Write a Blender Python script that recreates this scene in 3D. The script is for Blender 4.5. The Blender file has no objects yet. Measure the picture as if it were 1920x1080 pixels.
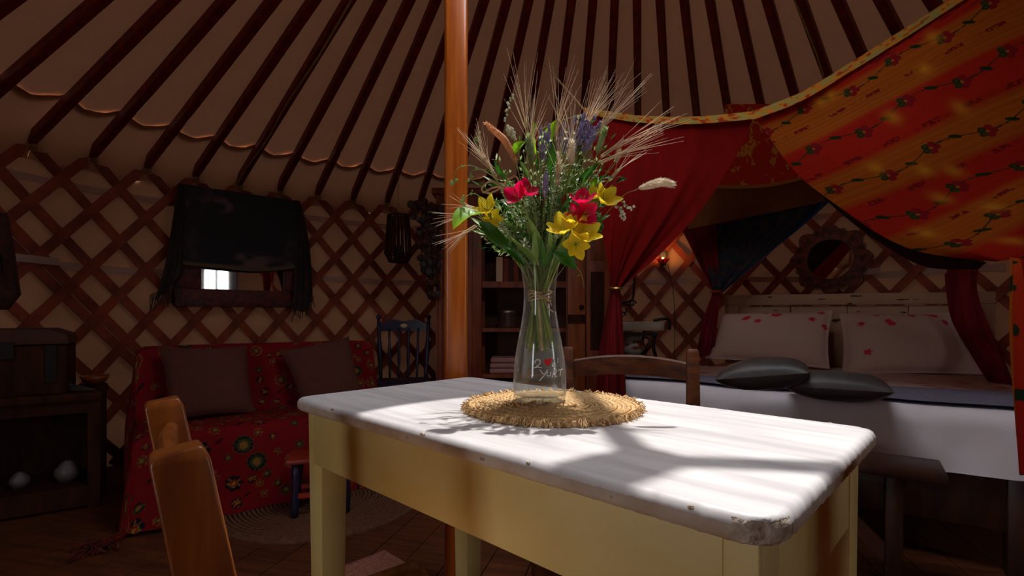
import bpy, bmesh, math, random
import numpy as np
from mathutils import Vector, Matrix
random.seed(7); rng = np.random.default_rng(7)
PI = math.pi
scene = bpy.context.scene
COL = scene.collection

# ---------------------------------------------------------------- camera
CAMZ, F = 0.97, 947.0            # eye height (m), focal length in pixels of the 1920 wide frame
cam = bpy.data.cameras.new('camera'); camo = bpy.data.objects.new('camera', cam); COL.objects.link(camo)
camo.location = (0, 0, CAMZ); camo.rotation_euler = (PI/2, 0, 0)
cam.sensor_width = 36; cam.lens = F/1920*36; cam.shift_y = 50/1920; cam.clip_start = .02; cam.clip_end = 200
scene.camera = camo
# ---------------------------------------------------------------- sky, sun, exposure
world = bpy.data.worlds.new('sky'); scene.world = world; world.use_nodes = True
bg = world.node_tree.nodes['Background']; bg.inputs[0].default_value = (.92, .95, 1.0, 1); bg.inputs[1].default_value = SKY_STRENGTH = 9.0
sun = bpy.data.lights.new('sun', 'SUN'); sun.energy = 4.7; sun.angle = math.radians(.9); sun.color = (1, .97, .93)
suno = bpy.data.objects.new('sun', sun); COL.objects.link(suno); suno.location = (2, 5, 8)
SUN_DIR = Vector((-.17, -.55, -1.96)).normalized()
suno.rotation_euler = SUN_DIR.to_track_quat('-Z', 'Y').to_euler()
scene.view_settings.view_transform = 'Standard'; scene.view_settings.look = 'None'
scene.view_settings.exposure = -0.1; scene.view_settings.gamma = 1; scene.view_settings.use_curve_mapping = False
scene.cycles.use_denoising = True
scene.cycles.max_bounces = 10; scene.cycles.diffuse_bounces = 5; scene.cycles.transparent_max_bounces = 24
scene.cycles.sample_clamp_indirect = 6; scene.cycles.caustics_reflective = False; scene.cycles.caustics_refractive = False
CX, CY, R, RIMZ, APEXZ = .3, 1.25, 3.52, 1.975, 2.9       # the yurt: centre, lattice radius, top of the wall, tip of the roof cone
CROWN = .75
def portal(name, loc, rot, sx, sy):                       # guides the sampling of the sky through an opening, gives off no light
    l = bpy.data.lights.new(name, 'AREA'); l.shape = 'RECTANGLE'; l.size = sx; l.size_y = sy; l.cycles.is_portal = True
    o = bpy.data.objects.new(name, l); COL.objects.link(o); o.location = loc; o.rotation_euler = rot
portal('roof_portal', (CX, CY, 3.2), (0, 0, 0), 15, 15)        # the thin roof canvas lets daylight glow through
portal('crown_portal', (CX, CY, 2.95), (0, 0, 0), 1.3, 1.3)
DOOR_AZ = -24.5
def on_wall(az, r=R, z=0):
    a = math.radians(az); return Vector((CX+r*math.cos(a), CY+r*math.sin(a), z))
portal('door_portal', on_wall(DOOR_AZ, R+.2, 1.05), (PI/2, 0, math.radians(DOOR_AZ)+PI/2), .62, 1.8)
ENTRY_AZ, ENTRY_W = -127, 7.6                            # the open entrance behind the camera: azimuth and width in degrees
portal('entry_portal', on_wall(ENTRY_AZ, R+.2, 1.0), (PI/2, 0, math.radians(ENTRY_AZ)+PI/2), .48, 1.9)

# ---------------------------------------------------------------- helpers
def P(u, v, y): return Vector(((u-960)/F*y, y, CAMZ+(590-v)/F*y))
def PZ(u, v, z): y = (CAMZ-z)*F/(v-590); return Vector(((u-960)/F*y, y, z))
def lin(c):
    if isinstance(c, str): c = [int(c[i:i+2], 16)/255 for i in (0, 2, 4)]
    return tuple(x/12.92 if x <= .04045 else ((x+.055)/1.055)**2.4 for x in c)
def tag(o, label=None, cat=None, group=None, kind=None):
    if label: o['label'] = label
    if cat: o['category'] = cat
    if group: o['group'] = group
    if kind: o['kind'] = kind
    return o
def thing(name, label, cat, loc=(0, 0, 0), rotz=0, group=None):
    o = bpy.data.objects.new(name, None); COL.objects.link(o); o.empty_display_size = .05
    o.location = loc; o.rotation_euler = (0, 0, rotz)
    return tag(o, label, cat, group)
def world_mat(o):
    m = o.matrix_basis.copy()
    return m if o.parent is None else world_mat(o.parent) @ m
def wl(o, pts):                                            # world points to the local frame of o
    m = world_mat(o).inverted(); return [m @ Vector(p) for p in pts]
class MB:
    def __init__(s): s.v = []; s.f = []; s.m = Matrix.Identity(4)
    def add(s, vs, fs):
        n = len(s.v); s.v += [s.m @ Vector(p) for p in vs]; s.f += [tuple(i+n for i in f) for f in fs]; return s
    def box(s, c, d, rot=None):
        x, y, z = d[0]/2, d[1]/2, d[2]/2; c = Vector(c)
        vs = [Vector(p) for p in ((-x,-y,-z),(x,-y,-z),(x,y,-z),(-x,y,-z),(-x,-y,z),(x,-y,z),(x,y,z),(-x,y,z))]
        if rot is not None:
            if not isinstance(rot, Matrix): rot = Matrix.Rotation(rot, 3, 'Z')
            vs = [rot @ p for p in vs]
        return s.add([p+c for p in vs], [(3,2,1,0),(4,5,6,7),(0,1,5,4),(1,2,6,5),(2,3,7,6),(3,0,4,7)])
    def bar(s, a, b, w, h, up=(0, 0, 1), w2=None, h2=None):    # square bar from a to b
        a, b = Vector(a), Vector(b); d = (b-a).normalized(); up = Vector(up)
        sd = d.cross(up); sd = sd.normalized() if sd.length > 1e-4 else Vector((1, 0, 0)); u = sd.cross(d)
        w2, h2 = w2 or w, h2 or h; vs = []
        for p, ww, hh in ((a, w, h), (b, w2, h2)):
            vs += [p-sd*ww/2-u*hh/2, p+sd*ww/2-u*hh/2, p+sd*ww/2+u*hh/2, p-sd*ww/2+u*hh/2]
        return s.add(vs, [(0,1,2,3),(7,6,5,4),(4,5,1,0),(5,6,2,1),(6,7,3,2),(7,4,0,3)])
    def tube(s, pts, r, n=6, cap=True):
        pts = [Vector(p) for p in pts]; k = len(pts)
        rr = r if isinstance(r, (list, tuple)) else [r]*k
        vs, fs = [], []; ref = None
        for i, p in enumerate(pts):
            t = (pts[min(i+1, k-1)]-pts[max(i-1, 0)]).normalized()
            if ref is None:
                ref = t.orthogonal().normalized()
            ref = (ref-t*ref.dot(t)); ref = ref.normalized() if ref.length > 1e-6 else t.orthogonal().normalized()
            b = t.cross(ref)
            for j in range(n):
                a = 2*PI*j/n; vs.append(p+(ref*math.cos(a)+b*math.sin(a))*rr[i])
        for i in range(k-1):
            for j in range(n):
                j2 = (j+1) % n; fs.append((i*n+j, i*n+j2, (i+1)*n+j2, (i+1)*n+j))
        if cap: fs += [tuple(range(n-1, -1, -1)), tuple(range((k-1)*n, k*n))]
        return s.add(vs, fs)
    def lathe(s, prof, n=24, c=(0, 0, 0)):
        c = Vector(c); vs, fs = [], []; k = len(prof)
        for r, z in prof:
            for j in range(n):
                a = 2*PI*j/n; vs.append(c+Vector((r*math.cos(a), r*math.sin(a), z)))
        for i in range(k-1):
            for j in range(n):
                j2 = (j+1) % n; fs.append((i*n+j, i*n+j2, (i+1)*n+j2, (i+1)*n+j))
        return s.add(vs, fs)
    def ball(s, c, r, n=6, m=5, axis=None):
        c = Vector(c); rx, ry, rz = r if isinstance(r, (tuple, list)) else (r, r, r)
        q = axis.to_track_quat('Z', 'Y').to_matrix() if axis is not None else Matrix.Identity(3)
        vs = [c+q @ Vector((0, 0, -rz))]; fs = []
        for i in range(1, m):
            t = PI*i/m
            for j in range(n):
                a = 2*PI*j/n; vs.append(c+q @ Vector((rx*math.sin(t)*math.cos(a), ry*math.sin(t)*math.sin(a), -rz*math.cos(t))))
        vs.append(c+q @ Vector((0, 0, rz))); top = len(vs)-1
        for j in range(n): fs.append((0, 1+(j+1) % n, 1+j)); fs.append((top, top-n+j, top-n+(j+1) % n))
        for i in range(m-2):
            for j in range(n):
                j2 = (j+1) % n; a = 1+i*n; fs.append((a+j, a+j2, a+n+j2, a+n+j))
        return s.add(vs, fs)
    def prism(s, poly, y0, y1):                              # polygon in x,z extruded in y
        n = len(poly); vs = [(x, y0, z) for x, z in poly]+[(x, y1, z) for x, z in poly]
        return s.add(vs, [tuple(range(n)), tuple(range(2*n-1, n-1, -1))]+[(i, i+n, (i+1) % n+n, (i+1) % n) for i in range(n)])
    def build(s, name, mat, parent=None, smooth=False, bev=0, seg=2):
        me = bpy.data.meshes.new(name); me.from_pydata([tuple(p) for p in s.v], [], s.f)
        b = bmesh.new(); b.from_mesh(me); bmesh.ops.recalc_face_normals(b, faces=b.faces)
        if bev: bmesh.ops.bevel(b, geom=list(b.edges), offset=bev, segments=seg, profile=.5, affect='EDGES', clamp_overlap=True)
        b.to_mesh(me); b.free()
        if smooth or bev:
            for p in me.polygons: p.use_smooth = True
            if bev:
                try: me.set_sharp_from_angle(angle=math.radians(40))
                except Exception: pass
        return place(name, me, mat, parent)
def place(name, me, mat, parent=None):
    o = bpy.data.objects.new(name, me); COL.objects.link(o)
    if mat is not None and not me.materials: me.materials.append(mat)
    if parent is not None: o.parent = parent
    return o
def dup(o, parent=None):
    c = o.copy(); COL.objects.link(c)
    if parent is not None: c.parent = parent
    return c
def crom(pts, n):                                           # Catmull-Rom resample of a list of vectors
    p = np.array([list(q) for q in pts], float); k = len(p)
    p = np.vstack([2*p[0]-p[1], p, 2*p[-1]-p[-2]])
    t = np.linspace(0, k-1-1e-9, n); i = t.astype(int); u = (t-i)[:, None]
    a, b, c, d = p[i], p[i+1], p[i+2], p[i+3]
    return .5*(2*b+(c-a)*u+(2*a-5*b+4*c-d)*u*u+(3*b-a-3*c+d)*u**3)
def sheet_grid(rows, ns, nt):                               # rows of control points (all equal length) to nt x ns x 3
    rs = np.array([crom(r, ns) for r in rows])              # k x ns x 3
    return np.stack([crom(rs[:, j], nt) for j in range(ns)], 1)
def grid_mesh(name, G, mat, parent=None, color=None, closed=False):
    nt, ns = G.shape[:2]
    if parent is not None:
        m = np.array(world_mat(parent).inverted()); G = G@m[:3, :3].T+m[:3, 3]
    idx = np.arange(nt*ns).reshape(nt, ns)
    fs = np.stack([idx[:-1, :-1], idx[:-1, 1:], idx[1:, 1:], idx[1:, :-1]], -1).reshape(-1, 4)
    me = bpy.data.meshes.new(name)
    me.vertices.add(nt*ns); me.vertices.foreach_set('co', G.astype(np.float32).ravel())
    me.loops.add(fs.size); me.loops.foreach_set('vertex_index', fs.astype(np.int32).ravel())
    me.polygons.add(len(fs)); me.polygons.foreach_set('loop_start', np.arange(0, fs.size, 4, dtype=np.int32))
    me.update(calc_edges=True); me.validate()
    me.polygons.foreach_set('use_smooth', np.ones(len(fs), bool))
    if color is not None:
        at = me.color_attributes.new('print', 'FLOAT_COLOR', 'POINT')
        c = np.ones((nt*ns, 4), np.float32); c[:, :3] = color.reshape(-1, 3); at.data.foreach_set('color', c.ravel())
    return place(name, me, mat, parent)
def vnoise(x, y, seed=0):                                    # smooth value noise, numpy arrays
    xi, yi = np.floor(x).astype(int), np.floor(y).astype(int); u, v = x-xi, y-yi
    u, v = u*u*(3-2*u), v*v*(3-2*v)
    def h(a, b):
        n = (a*374761393+b*668265263+seed*974711) & 0x7fffffff; n = ((n ^ (n >> 13))*1274126177) & 0x7fffffff
        return ((n ^ (n >> 16)) & 0xffff)/65535.
    return (h(xi, yi)*(1-u)+h(xi+1, yi)*u)*(1-v)+(h(xi, yi+1)*(1-u)+h(xi+1, yi+1)*u)*v

# ---------------------------------------------------------------- materials
MATS = {}
def nodes(name):
    m = bpy.data.materials.new(name); m.use_nodes = True; MATS[name] = m
    nt = m.node_tree; return m, nt, nt.nodes['Principled BSDF']
def mat(name, c1, c2=None, scale=8, stretch=(1, 1, 1), rough=.6, bump=0, bscale=None, metal=0, spec=.5, sheen=0, coat=0, detail=4, lo=.35, hi=.65, transl=0, tcol=None):
    m, nt, b = nodes(name); L = nt.links; N = nt.nodes
    b.inputs['Roughness'].default_value = rough; b.inputs['Metallic'].default_value = metal
    b.inputs['Specular IOR Level'].default_value = spec; b.inputs['Coat Weight'].default_value = coat; b.inputs['Coat Roughness'].default_value = .15
    if sheen: b.inputs['Sheen Weight'].default_value = sheen
    col = lin(c1); b.inputs['Base Color'].default_value = (*col, 1); src = None
    tc = N.new('ShaderNodeTexCoord'); mp = N.new('ShaderNodeMapping'); mp.inputs['Scale'].default_value = stretch; L.new(tc.outputs['Object'], mp.inputs[0])
    if c2:
        nz = N.new('ShaderNodeTexNoise'); nz.inputs['Scale'].default_value = scale; nz.inputs['Detail'].default_value = detail; L.new(mp.outputs[0], nz.inputs[0])
        cr = N.new('ShaderNodeValToRGB'); cr.color_ramp.elements[0].position = lo; cr.color_ramp.elements[1].position = hi
        cr.color_ramp.elements[0].color = (*col, 1); cr.color_ramp.elements[1].color = (*lin(c2), 1)
        L.new(nz.outputs[0], cr.inputs[0]); L.new(cr.outputs[0], b.inputs['Base Color']); src = cr.outputs[0]
    if bump:
        nb = N.new('ShaderNodeTexNoise'); nb.inputs['Scale'].default_value = bscale or scale*3; nb.inputs['Detail'].default_value = 5; L.new(mp.outputs[0], nb.inputs[0])
        bp = N.new('ShaderNodeBump'); bp.inputs['Strength'].default_value = bump; bp.inputs['Distance'].default_value = .01
        L.new(nb.outputs[0], bp.inputs['Height']); L.new(bp.outputs[0], b.inputs['Normal'])
    if transl:
        tr = N.new('ShaderNodeBsdfTranslucent'); tr.inputs[0].default_value = (*col, 1)
        if tcol: tr.inputs[0].default_value = (*tcol, 1)
        elif src: L.new(src, tr.inputs[0])
        mx = N.new('ShaderNodeMixShader'); mx.inputs[0].default_value = transl
        L.new(b.outputs[0], mx.inputs[1]); L.new(tr.outputs[0], mx.inputs[2]); L.new(mx.outputs[0], N['Material Output'].inputs[0])
    return m
def printed(name, rough=.85, weave=600, bump=.25, transl=0, sheen=.0):                                # cloth whose print is stored on its own threads (mesh colours)
    m, nt, b = nodes(name); L = nt.links; N = nt.nodes
    at = N.new('ShaderNodeAttribute'); at.attribute_name = 'print'; L.new(at.outputs[0], b.inputs['Base Color'])
    b.inputs['Roughness'].default_value = rough; b.inputs['Specular IOR Level'].default_value = .15
    tc = N.new('ShaderNodeTexCoord'); nb = N.new('ShaderNodeTexNoise'); nb.inputs['Scale'].default_value = weave; L.new(tc.outputs['Object'], nb.inputs[0])
    bp = N.new('ShaderNodeBump'); bp.inputs['Strength'].default_value = bump; bp.inputs['Distance'].default_value = .002
    L.new(nb.outputs[0], bp.inputs['Height']); L.new(bp.outputs[0], b.inputs['Normal'])
    if transl:
        tr = N.new('ShaderNodeBsdfTranslucent'); L.new(at.outputs[0], tr.inputs[0])
        mx = N.new('ShaderNodeMixShader'); mx.inputs[0].default_value = transl
        L.new(b.outputs[0], mx.inputs[1]); L.new(tr.outputs[0], mx.inputs[2]); L.new(mx.outputs[0], N['Material Output'].inputs[0])
    return m
M = MATS
mat('canvas', 'b48260', 'a47352', 3, rough=.95, bump=.35, bscale=7, spec=.1, transl=.0038, tcol=(1, .42, .23))
mat('skirt_canvas', 'b48260', 'a47352', 3, rough=.95, bump=.35, bscale=7, spec=.1, transl=.0042, tcol=(1, .42, .23))
mat('roof_canvas', 'ae8464', 'a07859', 3, (1, 1, 1), rough=.95, bump=.5, bscale=9, spec=.1, transl=.0052, tcol=(1, .42, .22))
mat('rafter_wood', '84200a', '621506', 14, (1, 1, 1), rough=.55, spec=.3, bump=.1)
mat('slat_wood', '9a3e1a', '70280f', 6, rough=.6, spec=.3, bump=.1)
mat('post_wood', 'c86a1e', 'a34c0e', 5, (9, 9, .6), rough=.28, spec=.5, coat=.3)
mat('floor_wood', '6c3a1f', '4c2612', 3, (12, 1, 1), rough=.6, spec=.3, bump=.15)
mat('strap', 'dcb8a6', rough=.9, transl=.5)
mat('twine', 'b08a5c', '8a6640', 60, rough=.9)
mat('raffia', 'd9b98c', 'b58f5c', 60, rough=.8)
mat('chair_wood', 'a35a20', '6b3210', 6, (7, 7, .8), rough=.33, spec=.5, coat=.25, bump=.08, lo=.3, hi=.75)
mat('chair_wood_dark', '743c18', '46200c', 6, (2, 7, 7), rough=.5, spec=.3, coat=.05, bump=.08)
mat('cream_paint', 'e2ca88', 'd6b970', 4, (1, 1, 1), rough=.45, bump=.12, bscale=30)
mat('marble_edge', 'cfc0b2', 'b49a82', 14, rough=.6, bump=.2, bscale=50)
mat('stone_break', '9c8670', 'cfc2b2', 60, rough=.9, bump=.8, bscale=120)
mat('dark_wood', '44200f', '2c140a', 5, (5, 5, .8), rough=.75, spec=.15)
mat('cupboard_wood', '96451a', '6e2a0c', 4, (6, 6, .7), rough=.5, spec=.4)
mat('cupboard_inside', '5a2812', '401a0a', 4, rough=.7)
mat('door_wood', 'a5521c', '843c10', 4, (6, 6, .7), rough=.45, spec=.4)
mat('navy_paint', '2c2340', '1e1830', 8, rough=.4, spec=.5)
mat('red_paint', 'a3301a', '7d2012', 8, rough=.45)
mat('brown_cushion', '5e2f22', '52281c', 200, rough=.95, bump=.2, bscale=300)
mat('shawl', '1f1a1c', '33262a', 9, rough=.95, bump=.4, bscale=40, spec=.1)
mat('shawl_tail', '44372f', '332b27', 9, rough=.95, spec=.1)
mat('mirror_frame', '6e1c14', '3f0f0c', 30, rough=.6, bump=.4)
mat('mirror_ornament', '58585c', '2d2d33', 60, rough=.5, bump=.3)
mat('carved_frame', '8a3a24', '4a1c12', 40, rough=.6, bump=.6, bscale=80)
mat('gilt', '7a4a26', '5a3016', 30, rough=.45, metal=.3)
mat('iron', '17110f', '241a16', 30, rough=.55, metal=.5)
mat('enamel', 'a3917e', '8f7d6a', 5, rough=.35)
mat('jute', 'ecca98', 'c69c64', 90, rough=.95, bump=.5, bscale=220, lo=.3, hi=.7)
mat('jute_rug', '7a4f33', '5e3922', 60, rough=.95, bump=.6, bscale=160)
mat('red_rug', 'b87a66', '96604e', 70, rough=.95, bump=.6, bscale=160)
mat('bed_wood', '42200f', '2a130a', 5, (5, 5, .9), rough=.45)
mat('white_linen', 'd6c8ca', 'cdbdc0', 4, rough=.9, bump=.3, bscale=10, spec=.15)
mat('runner', '7b7286', '6c6478', 60, rough=.9, bump=.3, bscale=160)
mat('grey_satin', '4a413d', '3a3330', 5, (1, 1, 1), rough=.5, bump=.15, bscale=40)
mat('red_cloth', '7c0d0a', '6c0a08', 4, (4, 4, .6), rough=.9, spec=.1, transl=.12)
mat('dark_red_cloth', '7c141a', '5c0c12', 4, (6, 6, .6), rough=.85, spec=.15)
mat('lining', '401012', '2a0a0c', 5, rough=.9, spec=.1)
mat('brown_cloth', '7a4424', '6a381c', 5, rough=.95, spec=.1)
mat('leaf_bright', '9fd024', '86c01c', 30, rough=.45, transl=.5)
mat('leaf_green', '3f7a1e', '2f6416', 30, rough=.4, transl=.35)
mat('leaf_long', '9ab85e', '7a9c48', 40, (1, 1, 1), rough=.5, transl=.35)
mat('leaf_fine', '86a054', 'c2cfa0', 40, rough=.5, transl=.5)
mat('leaf_silver', 'aab592', 'd2d8c0', 40, rough=.5, transl=.45)
mat('stem', 'a0ac4c', '738a34', 30, rough=.5)
mat('straw', 'e8d2aa', 'cdb084', 60, rough=.7, transl=.3)
mat('awn', 'fbeedd', 'ecd6bc', 60, rough=.35, transl=.45)
mat('foxtail', 'f0c298', 'dca676', 90, rough=.8, transl=.5)
mat('bunny', 'fbf2e0', 'ecdcc0', 90, rough=.85, transl=.5)
mat('lavender', 'b2a8ca', '9186b2', 90, rough=.7, transl=.3)
mat('yellow_petal', 'fff04a', 'ffdc20', 60, rough=.55, transl=.55)
mat('pink_petal', 'f0185c', 'e00c4a', 60, rough=.55, transl=.55)
mat('red_bud', 'b02018', '8a1812', 60, rough=.6, transl=.3)
mat('white_bloom', 'e6e6d4', 'cfd2b4', 60, rough=.7, transl=.3)
mat('etch_white', 'f2f2f0', rough=.6)
mat('etch_red', 'd40f20', rough=.5)
mat('dried', '33201a', '55281c', 50, rough=.95)
mat('dried_grey', '3a3430', '4c4640', 50, rough=.95)
mat('pink_bloom', 'a5384a', '7d2434', 40, rough=.8)
mat('steel', 'a89c92', rough=.25, metal=.9)
mat('book_pale', 'd0a884', rough=.8); mat('book_red', '7a2a16', rough=.8); mat('book_dark', '3a1c12', rough=.8)
mat('towel', 'c08a84', 'b07a74', 50, rough=.95, bump=.4)
mat('terrace', '9a948a', '8a8478', 2, rough=.9)
mat('porcelain', '6a5f59', rough=.4)
mat('brass', '9a7a34', rough=.4, metal=.8)
mat('door_green', '6a3a1c', '54290f', 5, (6, 6, .7), rough=.5)
printed('throw_print', weave=500); printed('orange_print', transl=.25); printed('shawl_print'); printed('border_print'); printed('linen_print', bump=.1)
printed('red_gold_print', transl=.1); printed('jug_print', rough=.3, bump=0)
def glass(name, tint, ior=1.45, rough=.0, lit_haze=0):                   # thin clear glass: lets light and shadow through
    m, nt, b = nodes(name); N, L = nt.nodes, nt.links
    N.remove(b)
    tr = N.new('ShaderNodeBsdfTransparent'); tr.inputs[0].default_value = (*tint, 1)
    gl = N.new('ShaderNodeBsdfGlossy'); gl.inputs['Roughness'].default_value = rough
    lw = N.new('ShaderNodeLayerWeight'); pw = N.new('ShaderNodeMath'); pw.operation = 'POWER'; pw.inputs[1].default_value = 2.4; L.new(lw.outputs['Facing'], pw.inputs[0])
    fr = N.new('ShaderNodeMath'); fr.operation = 'MULTIPLY_ADD'; fr.inputs[1].default_value = .6; fr.inputs[2].default_value = .035; L.new(pw.outputs[0], fr.inputs[0])
    mx = N.new('ShaderNodeMixShader'); L.new(fr.outputs[0], mx.inputs[0]); L.new(tr.outputs[0], mx.inputs[1]); L.new(gl.outputs[0], mx.inputs[2])
    if lit_haze:                                                  # pale haze mixed in for table light refracted at the glass edges
        df = N.new('ShaderNodeBsdfDiffuse'); df.inputs[0].default_value = (.8, .8, .78, 1); tl = N.new('ShaderNodeBsdfTranslucent'); tl.inputs[0].default_value = (.8, .8, .78, 1)
        m2 = N.new('ShaderNodeMixShader'); L.new(df.outputs[0], m2.inputs[1]); L.new(tl.outputs[0], m2.inputs[2])
        p3 = N.new('ShaderNodeMath'); p3.operation = 'POWER'; p3.inputs[1].default_value = 3.5; L.new(lw.outputs['Facing'], p3.inputs[0]); q3 = N.new('ShaderNodeMath'); q3.operation = 'MULTIPLY_ADD'; q3.inputs[1].default_value = .4; q3.inputs[2].default_value = lit_haze; L.new(p3.outputs[0], q3.inputs[0])
        m3 = N.new('ShaderNodeMixShader'); L.new(q3.outputs[0], m3.inputs[0]); L.new(mx.outputs[0], m3.inputs[1]); L.new(m2.outputs[0], m3.inputs[2]); mx = m3
    L.new(mx.outputs[0], N['Material Output'].inputs[0]); return m
glass('vase_glass', (.955, .965, .955), lit_haze=.04); glass('pane_glass', (.95, .97, .96))
def mirror_mat():
    m, nt, b = nodes('mirror_glass'); b.inputs['Metallic'].default_value = 1; b.inputs['Roughness'].default_value = .03
    b.inputs['Base Color'].default_value = (.75, .72, .68, 1)
mirror_mat()
def bulb_mat():
    m, nt, b = nodes('bulb_glow'); b.inputs['Emission Color'].default_value = (1, .45, .10, 1); b.inputs['Emission Strength'].default_value = 9
bulb_mat()
def marble():
    m, nt, b = nodes('marble'); N, L = nt.nodes, nt.links
    tc = N.new('ShaderNodeTexCoord'); mp = N.new('ShaderNodeMapping'); mp.inputs['Scale'].default_value = (.9, 9, 4); L.new(tc.outputs['Object'], mp.inputs[0])
    n1 = N.new('ShaderNodeTexNoise'); n1.inputs['Scale'].default_value = 3.2; n1.inputs['Detail'].default_value = 6; n1.inputs['Distortion'].default_value = .5; L.new(mp.outputs[0], n1.inputs[0])
    cr = N.new('ShaderNodeValToRGB'); e = cr.color_ramp.elements; e[0].position = .36; e[1].position = .6
    e[0].color = (*lin('c4bfc1'), 1); e[1].color = (*lin('dcd8d8'), 1); x = e.new(.46); x.color = (*lin('cfcaca'), 1)
    L.new(n1.outputs[0], cr.inputs[0]); L.new(cr.outputs[0], b.inputs['Base Color'])
    b.inputs['Roughness'].default_value = .42; b.inputs['Specular IOR Level'].default_value = .4
marble()
def chipped():                                               # old cream paint with the bare wood showing in worn flakes
    m, nt, b = nodes('chipped_paint'); N, L = nt.nodes, nt.links
    tc = N.new('ShaderNodeTexCoord'); mp = N.new('ShaderNodeMapping'); mp.inputs['Scale'].default_value = (4, 14, 14); L.new(tc.outputs['Object'], mp.inputs[0])
    n1 = N.new('ShaderNodeTexNoise'); n1.inputs['Scale'].default_value = 2.5; n1.inputs['Detail'].default_value = 5; L.new(mp.outputs[0], n1.inputs[0])
    cr = N.new('ShaderNodeValToRGB'); e = cr.color_ramp.elements; e[0].position = .33; e[1].position = .36
    e[0].color = (*lin('2a1712'), 1); e[1].color = (*lin('a87f60'), 1); L.new(n1.outputs[0], cr.inputs[0]); L.new(cr.outputs[0], b.inputs['Base Color'])
    b.inputs['Roughness'].default_value = .7
chipped()

# ================================================================ the yurt
STEP = 360/76; PH = 151.5
# ---- floor of boards
fl = MB().lathe([(0.001, -.045), (R+.12, -.045), (R+.12, -.06), (0.001, -.06)], 64, (CX, CY, 0)).build('floor', M['dark_wood'])
tag(fl, 'dark reddish brown wooden board floor of the round tent', 'floor', kind='structure')
ang = math.atan2(.97, .25)
PWID = .16; k = 0
for i in range(-22, 23):
    off = i*PWID; half = math.sqrt(max((R+.1)**2-(abs(off)+PWID/2)**2, .02))
    cuts = [-half]; t = -half+random.uniform(.8, 2.4)
    while t < half-.5: cuts.append(t); t += random.uniform(1.8, 2.6)
    cuts.append(half)
    for a, b in zip(cuts[:-1], cuts[1:]):
        m = MB().box(((a+b)/2, off, -.0225+random.uniform(-.0015, 0)), (b-a-.004, PWID-.005, .045))
        o = m.build('plank', M['floor_wood'], fl); o.location = (CX, CY, 0); o.rotation_euler = (0, 0, ang)
# ---- terrace outside
te = MB().lathe([(R+.3, -.1), (40, -.1)], 48, (CX, CY, 0)).build('ground', M['terrace']); tag(te, 'pale stone terrace around the tent outside', 'ground', kind='structure')
# ---- canvas wall with the doorway left open
DW = 9.6                                                      # doorway width in degrees
naz = 360; rows = [-.06, .3, .7, 1.05, 1.4, 1.7, 1.93, 2.08]
vs, fs = [], []
for j, z in enumerate(rows):
    for i in range(naz):
        a = i*360/naz; rr = R+.045+.006*math.sin(math.radians(a)*76)+.008*math.sin(a*1.7+z*3)*(1 if z < 1.8 else 0)
        vs.append(on_wall(a, rr, z))
for j in range(len(rows)-1):
    for i in range(naz):
        a = (i+.5)*360/naz; d = (a-DOOR_AZ+180) % 360-180
        d2 = (a-ENTRY_AZ+180) % 360-180
        if (abs(d) < DW/2 or abs(d2) < ENTRY_W/2) and rows[j+1] < 2.05: continue
        i2 = (i+1) % naz; fs.append((j*naz+i, j*naz+i2, (j+1)*naz+i2, (j+1)*naz+i))
wall = MB().add(vs, fs).build('wall_round', M['canvas'], smooth=True); tag(wall, 'pale canvas wall of the tent behind a brown wooden lattice', 'wall', kind='structure')
# ---- lattice slats: each a bent lath from the floor to above the rim
def slat_mesh(sign, r, z0=.0, z1=RIMZ+.075):
    n = 14; vs, fs = [], []; w = .056; t = .013
    for i in range(n):
        z = z0+(z1-z0)*i/(n-1); th = sign*math.radians(STEP/2)*(z-RIMZ)/.175
        tang = Vector((-math.sin(th), math.cos(th), 0)); nor = Vector((math.cos(th), math.sin(th), 0))
        d = (tang*sign*math.radians(STEP/2)*r/.175+Vector((0, 0, 1))).normalized(); side = nor.cross(d)
        c = nor*r+Vector((0, 0, z))
        vs += [c-side*w/2-nor*t/2, c+side*w/2-nor*t/2, c+side*w/2+nor*t/2, c-side*w/2+nor*t/2]
    for i in range(n-1):
        for q in range(4):
            q2 = (q+1) % 4; fs.append((i*4+q, i*4+q2, i*4+4+q2, i*4+4+q))
    fs += [(0, 1, 2, 3), (n*4-1, n*4-2, n*4-3, n*4-4)]
    return MB().add(vs, fs)
protos = {}
for i in range(76):
    az = PH-i*STEP
    for sg, rr in ((1, R+.008), (-1, R-.006)):
        # the part of the circle that the doorway cuts out has no laths
        lean = [az+sg*(STEP/2)*(z-RIMZ)/.175 for z in (0, .5, 1, 1.5, 2)]
        if any(abs((x-DOOR_AZ+180) % 360-180) < DW/2+1.2 for x in lean) or any(abs((x-ENTRY_AZ+180) % 360-180) < ENTRY_W/2+1.2 for x in lean): continue
        if sg not in protos: o = slat_mesh(sg, rr).build('slat', M['slat_wood'], wall); protos[sg] = o
        else: o = dup(protos[sg], wall)
        o.location = (CX, CY, 0); o.rotation_euler = (0, 0, math.radians(az))
# double lattice where two wall sections overlap (left end)
for az0 in (158.6,):
    for sg in (1, -1):
        o = dup(protos[sg], wall); o.rotation_euler = (0, 0, math.radians(az0)); o.location = (CX-.012*math.cos(math.radians(az0)), CY-.012*math.sin(math.radians(az0)), -.08)
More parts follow.
